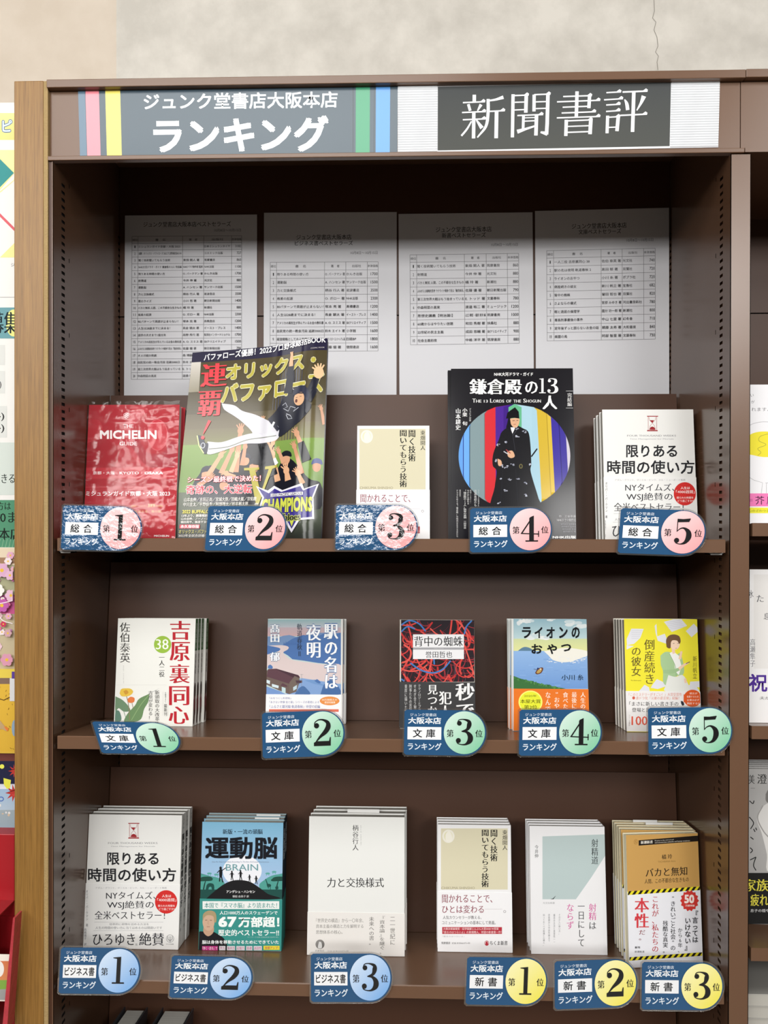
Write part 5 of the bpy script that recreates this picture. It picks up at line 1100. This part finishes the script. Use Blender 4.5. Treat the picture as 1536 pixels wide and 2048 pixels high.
# ------------------------------------------------------------------ spine-out books on the dark bottom shelf
CB = mat('black_hardcover', '34363b', rough=.35); 
for (xa, xb, lab) in ((253, 292, 'dark hardcover seen from above, nearer the oak panel on the bottom shelf'), (329, 384, 'dark hardcover seen from above, farther from the oak panel on the bottom shelf')):
    Yr = .176; zt = 1.52-(2032-1016.5)*(Yr-CY)/F
    a = at(xa, 2032, Yr)[0]; b = at(xb, 2032, Yr)[0]; zb = zboard(4, .06); H = zt-zb-.016
    t = thing('hardcover', lab, 'book', Matrix.Rotation(-TILT, 4, 'X')); t.matrix_world = Matrix.Translation((a, .045, zboard(4, .045)+.0006)) @ Matrix.Rotation(-TILT, 4, 'X')
    T = b-a; D = .125; z0 = zboard(4, .045)+.0006; zt = 1.52-(2032-1016.5)*(.192-CY)/F; H = (zt-z0+D*math.sin(TILT))/math.cos(TILT)
    t.matrix_world.translation.x = at(xa, 2032, .192)[0]
    boxes('page_block', [(.002, .004, .002, T-.002, D-.003, H)], PG_WHITE, t)
    V = []
    for (x0, x1, sg) in ((0, .0018, -1), (T-.0018, T, 1)):
        for z, k in ((0, 0), (H*.6, .1), (H+.004, 1)):
            for x in (x0, x1):
                for y in (0, D): V.append((x+sg*.0035*k, y, z))
    def fl(o):
        r = []
        for j in (0, 4):
            a0 = o+j; r += [(a0, a0+1, a0+5, a0+4), (a0+2, a0+6, a0+7, a0+3), (a0, a0+4, a0+6, a0+2), (a0+1, a0+3, a0+7, a0+5)]
        return r+[(o+8, o+9, o+11, o+10), (o, o+2, o+3, o+1)]
    mesh_obj('cover', V, fl(0)+fl(12), CB, t); boxes('spine', [(0, -.0018, 0, T, .0005, H+.003)], CB, t)

# ------------------------------------------------------------------ rank cards
PINK = ('f2a9ac', 'f7d6d8'); GREEN = ('86cba6', 'cfe9dc'); BLUE = ('7fb2ea', 'cfe2f8'); YEL = ('f2e75c', 'f8f3b8')
def rank_card(label, cat_text, num, cols, TL, BL, RMx, wide=False, crumple=False):
    PLAM = PLAM2 if crumple else globals()['PLAM']
    Y = -.0042
    P = [np.array(at(*p, Y)) for p in (TL, BL, RMx)]
    va = P[1]-P[0]; h = np.linalg.norm(va); mid = (P[0]+P[1])/2; ua = (P[2]-mid)/1.845
    t = thing('rank_card', label, 'price card' if False else 'card', Matrix.Translation(P[1]), 'rank cards clipped along the shelf edges')
    O = P[0]-P[1]
    def f(u, v):
        q = O+np.outer(u, ua)+np.outer(v, va); return q[:, 0], q[:, 2]
    def outline(m, n=26):
        c = 1.33; r = .5
        pts = [(0+.05-m, 0-m), (c, -m)]+[(c+(r+m)*math.sin(math.pi*i/n), .5-(r+m)*math.cos(math.pi*i/n)) for i in range(1, n)]+[(c, 1+m), (.05-m, 1+m), (-m, .96+m), (-m, .04-m)]
        return pts
    pts = outline(.022); X, Z = f(np.array([p[0] for p in pts]), np.array([p[1] for p in pts])); k = len(pts)
    V = [(x, .0, z) for x, z in zip(X, Z)]+[(x, .0006, z) for x, z in zip(X, Z)]
    mesh_obj('laminate', V, [tuple(range(k)), tuple(range(2*k-1, k-1, -1))]+[(i, k+i, k+(i+1) % k, (i+1) % k) for i in range(k)], LAMF, t)['label'] = 'clear laminate edge'
    A = Art(f)
    A.P(outline(-.012), '24527c')
    A.T_('ジュンク堂書店', .138, .085, .72, .150, 'dfe9f2', w=.008); A.T_('大阪本店', .096, .172, .82, .316, 'eef3f8', w=.022)
    A.R(.085, .381, .83, .653, 'f0f2f5')
    if wide: A.T_(cat_text, .125, .425, .79, .612, '1c1d22', w=.016)
    else:
        A.T_(cat_text[0], .204, .424, .408, .610, '1c1d22', w=.014); A.T_(cat_text[1], .494, .424, .698, .610, '1c1d22', w=.014)
    A.T_('ランキング', .096, .725, .838, .880, 'dfe9f2', w=.016)
    body = A.build('card', PLAM, t); body.location.y = -.0002
    B = Art(f); B.E(1.336, .49, .452, .462, cols[1], 48, c2=cols[0])
    dd = B.build('number_disc', PLAM, t); dd.location.y = -.0011
    D = Art(f)
    D.T_('第', .948, .424, 1.098, .585, '1c1d1f', 'm', w=.006); D.T_('位', 1.575, .424, 1.735, .580, '1c1d1f', 'm', w=.006)
    wdt = {1: .30, 2: .40, 3: .40, 4: .42, 5: .38}[num]; D.digit(num, 1.335-wdt/2-.005, .19, wdt, .57, '17181a')
    dg = D.build('numeral', PLAM, dd); dg.location.y = -.0004
    # wire foot hooked on the shelf edge
    lz = (ua*.6)[2]; boxes('card_clip', [(ua[0]*.55, .0006, h*.10, ua[0]*.62, .0040, h*.24)], CLIPM, t)
rank_card('pink disc number one card, leftmost on the top shelf edge', '総合', 1, PINK, (125.5, 1009.5), (120.5, 1100), (286.5, 1058), crumple=True)
rank_card('pink disc number two card, in front of the baseball magazine', '総合', 2, PINK, (416, 1011), (408.5, 1102), (575.3, 1057))
rank_card('pink disc number three card, below the single beige panel paperback', '総合', 3, PINK, (671.5, 1009), (669.5, 1101), (838, 1055), crumple=True)
rank_card('pink disc number four card, in front of the drama guide', '総合', 4, PINK, (939, 1015.5), (939, 1106), (1106.6, 1059))
rank_card('pink disc number five card, rightmost on the top shelf edge', '総合', 5, PINK, (1240.8, 1015), (1234, 1107), (1413.9, 1067))
rank_card('green disc number one card, tilted back at the left of its shelf', '文庫', 1, GREEN, (182.5, 1442), (203, 1507), (362, 1477))
rank_card('green disc number two card, below the river dawn paperback', '文庫', 2, GREEN, (523, 1424.5), (524.5, 1518), (692, 1465))
rank_card('green disc number three card, below the tangled wire paperback', '文庫', 3, GREEN, (808, 1418), (806.5, 1510.5), (975, 1466.5))
rank_card('green disc number four card, below the boat paperback', '文庫', 4, GREEN, (1038, 1418), (1036.5, 1512.5), (1206, 1465))
rank_card('green disc number five card, overlapping the right hand post', '文庫', 5, GREEN, (1294.5, 1414.5), (1296, 1510), (1467, 1460.5))
rank_card('light blue disc number one card, beside the oak panel', 'ビジネス書', 1, BLUE, (121, 1893.5), (116, 1988), (283.5, 1942), True)
rank_card('light blue disc number two card, below the moon runner book', 'ビジネス書', 2, BLUE, (343, 1910), (337.5, 1996), (508, 1957), True)
rank_card('light blue disc number three card, below the thick white book', 'ビジネス書', 3, BLUE, (620.5, 1906), (621, 2005), (786, 1955.5), True)
rank_card('yellow disc number one card, below the beige panel paperbacks', '新書', 1, YEL, (933.5, 1912.5), (930, 2010), (1097, 1963.5))
rank_card('yellow disc number two card, between yellow number one and three', '新書', 2, YEL, (1108, 1921.5), (1108.5, 2020), (1277, 1964.5))
rank_card('yellow disc number three card, below the tan paperback', '新書', 3, YEL, (1283, 1922.5), (1282, 2020), (1449, 1973))

# ------------------------------------------------------------------ next bay's books
def a_yellowfig(A):
    A.T_('い', 82, 740, 108, 762, '6a6a6e'); A.T_('が', 88, 790, 116, 814, '6a6a6e'); A.T_('れますように', 90, 848, 330, 876, '6a6a6e')
    A.S([(60, 1070), (120, 1044), (200, 1036), (330, 1050), (420, 1100), (430, 1170), (330, 1225), (200, 1238), (110, 1224), (60, 1200)], 'e9dc3a')
    A.L_([(70, 990), (120, 970), (200, 960), (320, 975)], 2.5, '8a8a8e', True); A.L_([(220, 1055), (160, 1075), (150, 1110), (205, 1140), (140, 1170), (165, 1200), (140, 1225)], 3, '8a8440', True)
    A.L_([(70, 1395), (110, 1420), (178, 1440), (168, 1524)], 2.5, '8a8a8e'); A.L_([(208, 1440), (208, 1524)], 2.5, '8a8a8e'); A.L_([(200, 1442), (260, 1440)], 2.5, '8a8a8e')
    A.R(60, 1524, A.x1, 1626, 'e87bb4'); A.T_('芥', 120, 1545, 192, 1612, '4a2440', w=.01); A.T_('回', 78, 1568, 98, 1588, 'a04a80'); A.T_('川賞候補作', 210, 1545, 440, 1612, '4a2440', w=.01)
    A.R(60, 1636, A.x1, 1680, 'e6e03c'); A.T_('心のざわつきが止まらない', 66, 1650, 400, 1670, '6a6a20')
def mini(label, xl, xr, ytop, row, Y, T, cover, art, z, copies=None, labels=None, group=None, pages=None):
    return book('book', label, 2, xl, xr, ytop, Y, T, 'R', cover, pages or PG_GREY, zoom=z, art=art, zt=ZT2[row], copies=copies or [], labels=labels, group=group, n=1)
mini('white book with yellow shape and pink band beyond the right post', 1494, 1675, 769, 1, .03, .016, 'e6e6ea', a_yellowfig, (1480, 600, 3.94))
def a_water(A):
    A.R(550, 250, A.x1-40, 1215, 'dcdad8'); A.T_('水', 498, 412, 548, 490, '5a5a5e', 'm'); A.T_('た', 580, 462, 652, 532, '5a5a5e', 'm'); A.T_('息', 652, 644, 720, 712, '5a5a5e', 'm')
    A.T_('高瀬隼子', 512, 910, 566, 1195, '7a7a7e', 'm', v=True); A.T_('祝', 500, 1268, 690, 1452, '4a2a8a', w=.02); A.T_('受賞', 720, 1268, 1100, 1452, '4a2a8a', w=.02); A.T_('夫が風呂に入らない', 610, 1500, 1100, 1532, '6a6a6e', 'm')
mini('white book with purple characters, middle of the next bay', 1496, 1660, 1139, 2, .03, .016, 'e3e2e2', a_water, (1400, 1100, 5.12))
def a_grey(A):
    A.R(A.x0, A.y0, A.x1, 930, 'b4b3b2', 'a4a3a2'); A.T_('美', 364, 185, 408, 252, '2a2a2a', 'm'); A.T_('澄', 428, 180, 500, 252, '2a2a2a', 'm'); A.L_([(378, 286), (412, 286)], 2, '3a3a3a')
    A.S([(500, 400), (450, 440), (425, 520), (460, 620), (500, 780), (520, 920), (800, 930), (800, 420), (600, 360)], 'd6d5d3'); A.S([(490, 330), (520, 290), (600, 290), (600, 420), (500, 390)], '7a7876'); A.L_([(470, 415), (430, 505), (470, 600), (520, 660)], 9, '9a9896', True)
    for P in ([(370, 380), (395, 400), (404, 378)], [(368, 500), (400, 545), (378, 590)], [(400, 590), (412, 612)], [(416, 580), (424, 600)], [(376, 650), (400, 668)], [(374, 730), (392, 750), (376, 770)], [(374, 822), (418, 800)], [(418, 800), (400, 860), (418, 900)]): A.L_(P, 7, '232323', True)
    A.R(A.x0, 918, A.x1, A.y1-8, '1c1c1c'); A.T_('家族に', 330, 965, 600, 1055, 'd9cf4a', 'm', w=.01); A.T_('疲れたら', 376, 1075, 640, 1165, 'd9cf4a', 'm', w=.01); A.T_('息子の穏やかな日常と', 376, 1188, 660, 1212, 'cfcfcf', w=.01)
mini('front grey book with black band and yellow writing in the next bay', 1497, 1640, 1538, 3, .085, .014, 'b0afae', a_grey, (1400, 1500, 3.737), copies=[(-.001, .016, 0), (-.002, .032, 0), (-.003, .048, 0), (-.004, .064, 0)],
     labels=['second of the grey black banded books in the next bay', 'third of the grey black banded books in the next bay', 'fourth of the grey black banded books in the next bay', 'rearmost of the grey black banded books in the next bay'], group='grey black banded books')
for k in range(6):
    z = ZT2[4]+.0005; t = thing('flat_book', ['bottom', 'second lowest', 'third lowest', 'third highest', 'second highest', 'topmost'][k]+' book of the flat pile at the foot of the next bay', 'book', Matrix.Translation((W+.030, .03, ZT2[4]-TT*.03+.001+k*.0163)) @ Matrix.Rotation(-TILT, 4, 'X'), 'flat books in the next bay')
    boxes('page_block', [(.001, .001, .0006, .119, .14, .0152)], PG_GREY, t); boxes('cover', [(0, 0, 0, .12, .141, .0006), (0, 0, .0152, .12, .141, .0158), (.1194, 0, .0006, .12, .141, .0152)], flatmat('a9a7a2'), t)

# ------------------------------------------------------------------ left neighbour: poster, boxes, red rack
YL = .07
def px_mapY(Y, mw):
    o = np.array(mw.translation)
    def f(x, y):
        P = hit(np.asarray(x, float), np.asarray(y, float), (0, Y, 0), (0, 1, 0))-o; return P[:, 0], P[:, 2]
    return f
def slab(name, label, cat, x0, y0, x1, y1, Y, T, m, group=None):
    a = at(x0, y1, Y); b = at(x1, y0, Y); mw = Matrix.Translation(a); t = thing(name, label, cat, mw, group)
    return t, Art(px_mapY(Y, mw)), (0, 0, 0, b[0]-a[0], T, b[2]-a[2])
t, A, bx = slab('notice_board', 'white display board standing left of the oak panel', 'board', -170, 205, 30.5, 1106, YL+.003, .02, PMATT)
boxes('panel', [bx], mat('white_board', 'd9d7d3', rough=.6), t)
boxes('upright', [(bx[3]-.03, .005, -at(0, 1106, YL+.003)[2], bx[3]-.004, .02, 0), (.004, .005, -at(0, 1106, YL+.003)[2], .03, .02, 0)], mat('rack_grey_metal', '77726c', rough=.4), t)
t, A, bx = slab('poster', 'white poster with teal diamond and green foot on the display board', 'poster', -165, 212, 30, 1102, YL+.0006, .0004, PMATT)
boxes('sheet', [bx], mat('poster_paper', 'e4e3e0', rough=.5), t)
X0, X1 = -165, 30
A.R(X0, 212, X1, 1102, 'e3e2df'); A.R(X0, 226, X1, 280, 'ece09a', 'e6d98a'); A.T_('のピ', -22, 240, 24, 264, 'd6ecf4', w=.02, o='54709c', ow=.06); A.R(X0, 280, X1, 300, 'e8e8e2'); A.R(X0, 300, X1, 345, 'ece3a8')
A.P([(-60, 250), (-10, 305), (30, 345), (-10, 392), (-60, 440)], 'ebe19a'); A.P([(-60, 260), (-8, 310), (28, 346), (-10, 385), (-60, 425)], '3f9090')
A.P([(28, 360), (30, 345), (30, 360), (-40, 420), (-60, 440), (-60, 432)], 'e9df98'); A.L_([(-30, 400), (0, 430), (30, 460)], 5, 'd2636c'); A.P([(30, 485), (0, 515), (30, 515)], 'e9df98'); A.T_('ジ', 22, 526, 30, 533, '5a5a5e'); A.R(X0, 594, X1, 595, '9a9a9a')
A.R(X0, 615, X1, 677, '6a9aa2'); A.E(27, 646, 15, 27, 'dfe08a'); A.T_('募集', -18, 624, 34, 667, '16262c', 'm', w=.012)
for (y0, y1) in ((690, 730), (742, 787), (812, 875)): A.R(X0, y0, 10 if y0 < 800 else 14, y1, 'd3d5d2')
A.R(X0, 885, X1, 990, 'c9d2cc'); A.T_(')', -1, 762, 3, 778, '2a2a2a', 'm'); A.T_('})', -6, 825, 9, 842, '2a2a2a', 'm'); A.T_('})', -6, 848, 9, 866, '2a2a2a', 'm'); A.T_('できる', -14, 948, 30, 966, '1f2a26', 'm', w=.006)
A.R(X0, 1000, X1, 1100, '4f8a6c'); A.T_('方は', -6, 1004, 22, 1020, '15221c', 'm', w=.006); A.T_('00ま', -12, 1024, 34, 1045, '15221c', 'm', w=.006); A.T_('本店', -2, 1056, 42, 1080, '15221c', 'm', w=.012)
for k in range(30): A.L_([(X0+k*7, 1100), (X0+k*7+5, 1078)], 1.5, '79a888')
A.build('printed_face', PMATT, t)
rn = random.Random(2)
t, A, bx = slab('flower_box', 'box lid covered in pink and white flowers left of the oak panel', 'box', -150, 1095, 30, 1338, YL-.004, .006, PMATT)
boxes('body', [bx], mat('flower_box_card', 'd9b8b4', rough=.4), t)
A.clip = (-150, 1095, 29.6, 1338)
A.R(-150, 1095, 30, 1338, 'd9c9b0'); A.R(-150, 1092, 30, 1096, 'e8e4d4'); A.R(-150, 1115, 30, 1127, '9a7a60'); A.R(-150, 1130, 30, 1230, 'a3a283'); A.R(-150, 1190, 30, 1228, 'b05a94', 'c45a8a'); A.R(-150, 1230, 30, 1338, 'bdb092')
for (x, y, r, c) in [(rn.uniform(-150, 30), rn.uniform(1105, 1330), rn.uniform(4, 9), rn.choice(('d9a5bd', 'e6d9dc', 'c97aa8', 'd06a90', 'e0bfc8', 'b880b0'))) for _ in range(110)]+[(8, 1140, 15, 'd3a6c4'), (24, 1150, 10, 'd9b0c8'), (0, 1180, 13, 'ece8e4'), (26, 1190, 12, 'ddb4cc'), (8, 1210, 14, 'b85ca4'), (11, 1247, 6, 'c23a5a'), (20, 1265, 8, 'c9a0a8'), (18, 1318, 13, 'd295ac')]:
    for k in range(6): A.E(x+r*.6*math.cos(k*1.047), y+r*.6*math.sin(k*1.047), r*.42, r*.42, c, 9)
    A.E(x, y, r*.25, r*.25, 'e3b93e', 9)
A.L_([(-20, 1210), (10, 1205), (30, 1200)], 1.6, 'f0e4e8', True); A.L_([(-5, 1212), (8, 1238), (30, 1246)], 1.6, 'f0e4e8', True)
A.build('printed_face', PMATT, t)
t, A, bx = slab('yellow_box', 'yellow crackle patterned box under the flower box', 'box', -150, 1340, 30, 1505, YL-.012, .014, PMATT)
boxes('body', [bx], mat('yellow_box_card', 'cfa93c', rough=.4), t)
A.clip = (-150, 1335, 29.6, 1505)
A.R(-150, 1338, 30, 1356, 'dcc452'); A.R(-150, 1356, 30, 1368, '7d6558'); A.R(-150, 1368, 30, 1503, 'd9b040', 'd0a63a')
for k in range(90):
    x, y = rn.uniform(-150, 28), rn.uniform(1370, 1498); A.L_([(x, y), (x+rn.uniform(-4, 4), y+rn.uniform(1, 4))], 1, '8a6a28')
A.L_([(-5, 1396), (8, 1400), (20, 1394)], 1.6, '5a4020'); A.S([(0, 1440), (8, 1450), (16, 1458), (14, 1462), (4, 1458), (-4, 1458)], 'b89a70'); A.S([(8, 1452), (17, 1456), (15, 1462)], 'd97a3a'); A.E(29, 1456, 5, 16, '8aa0b4')
A.R(20, 1356, 30, 1402, 'd3d3d6'); A.R(24, 1343, 30, 1357, '5a3f94')
A.build('printed_face', PMATT, t)
t, A, bx = slab('maple_book', 'dark blue picture book with red maple leaves above the red rack', 'book', -150, 1508, 30, 1668, YL-.006, .008, PMATT)
boxes('body', [bx], flatmat('2a2c48'), t)
A.clip = (-150, 1505, 29.6, 1668)
A.R(-150, 1505, 30, 1522, '6a3a34'); A.R(-150, 1522, 30, 1568, '232440'); A.R(-150, 1568, 30, 1578, 'c9ccd8', 'dfe2ea'); A.R(-150, 1578, 30, 1640, '9ab4cf', 'b4c2cc'); A.R(-150, 1620, 30, 1668, '9aa6ac', '8aa4b2')
A.E(4, 1533, 4.5, 4.5, 'dfe05a'); 
for (x, y, r) in ((30, 1542, 14), (28, 1586, 18), (-40, 1560, 15)): A.P([(x+(r if i % 2 else r*.42)*math.cos(i*math.pi/9), y+(r if i % 2 else r*.42)*math.sin(i*math.pi/9)) for i in range(18)], 'b83a34')
A.P([(7, 1556), (22, 1560), (20, 1576), (14, 1578), (8, 1570)], 'dfdc50'); A.ring(2, 1598, 5, 4, 2, '4a6ab0', 16)
for k in range(40): A.E(rn.uniform(-150, 28), rn.uniform(1605, 1640), rn.uniform(1, 3), rn.uniform(1, 3), rn.choice(('3a3a40', 'd9d9d9', 'c9b49a')), 8)
A.build('printed_face', PMATT, t)
RED = mat('red_rack_enamel', 'a31c24', rough=.35)
za = lambda y, Y: at(0, y, Y)[2]
t = thing('red_rack', 'glossy red tiered rack at the lower left, holding an orange leaflet', 'rack', Matrix.Translation((-.30, YL-.03, 0)))
xr = at(29, 1800, YL-.03)[0]+.30
boxes('back_panel', [(0, 0, za(1832, YL-.03), xr, .03, za(1668, YL-.03))], RED, t, .001)
boxes('front_panel', [(0, -.05, za(2100, YL-.08), xr-.006, -.03, za(1835, YL-.08))], RED, t, .001)
boxes('tray', [(0, -.05, za(1835, YL-.08)-.002, xr, 0, za(1835, YL-.08))], RED, t)
V = []
for (x, y) in ((26, 1836), (30, 1836), (14, 2060), (4, 2060)):
    p = at(x, y, YL-.10); V.append((p[0]+.30, -.07, p[2]))
V += [(v[0], -.05, v[2]) for v in V]
mesh_obj('side_rail', V, [(0, 3, 2, 1), (4, 5, 6, 7), (0, 1, 5, 4), (1, 2, 6, 5), (2, 3, 7, 6), (3, 0, 4, 7)], mat('chipped_red_enamel', 'b03a42', rough=.3, bump=.6, bscale=120, var=.25, vscale=70), t)
boxes('foot', [(0, 0, 0, .03, .03, za(1832, YL-.03)), (xr-.03, 0, 0, xr, .03, za(1832, YL-.03))], RED, t)
Yq = YL-.084
t, A, bx = slab('leaflet', 'orange and green leaflet with white disc in the red rack', 'leaflet', -120, 1909, 19, 2000, Yq, .0008, PMATT)
boxes('sheet', [bx], mat('leaflet_paper', 'e3ddd0', rough=.5), t)
A.clip = (-120, 1909, 18.6, 2000)
A.R(-120, 1909, 20, 1922, 'ece8dc'); A.R(-120, 1922, 20, 1965, 'cf7a50', 'd28a5a'); A.P([(-120, 1962), (15, 1960), (12, 1980), (-120, 1990)], '7fa84a'); A.P([(-120, 1985), (14, 1978), (10, 2000), (-120, 2000)], '9a9a98'); A.E(-2, 1938, 10, 16, 'e8e6e2')
A.build('printed_face', PMATT, t)
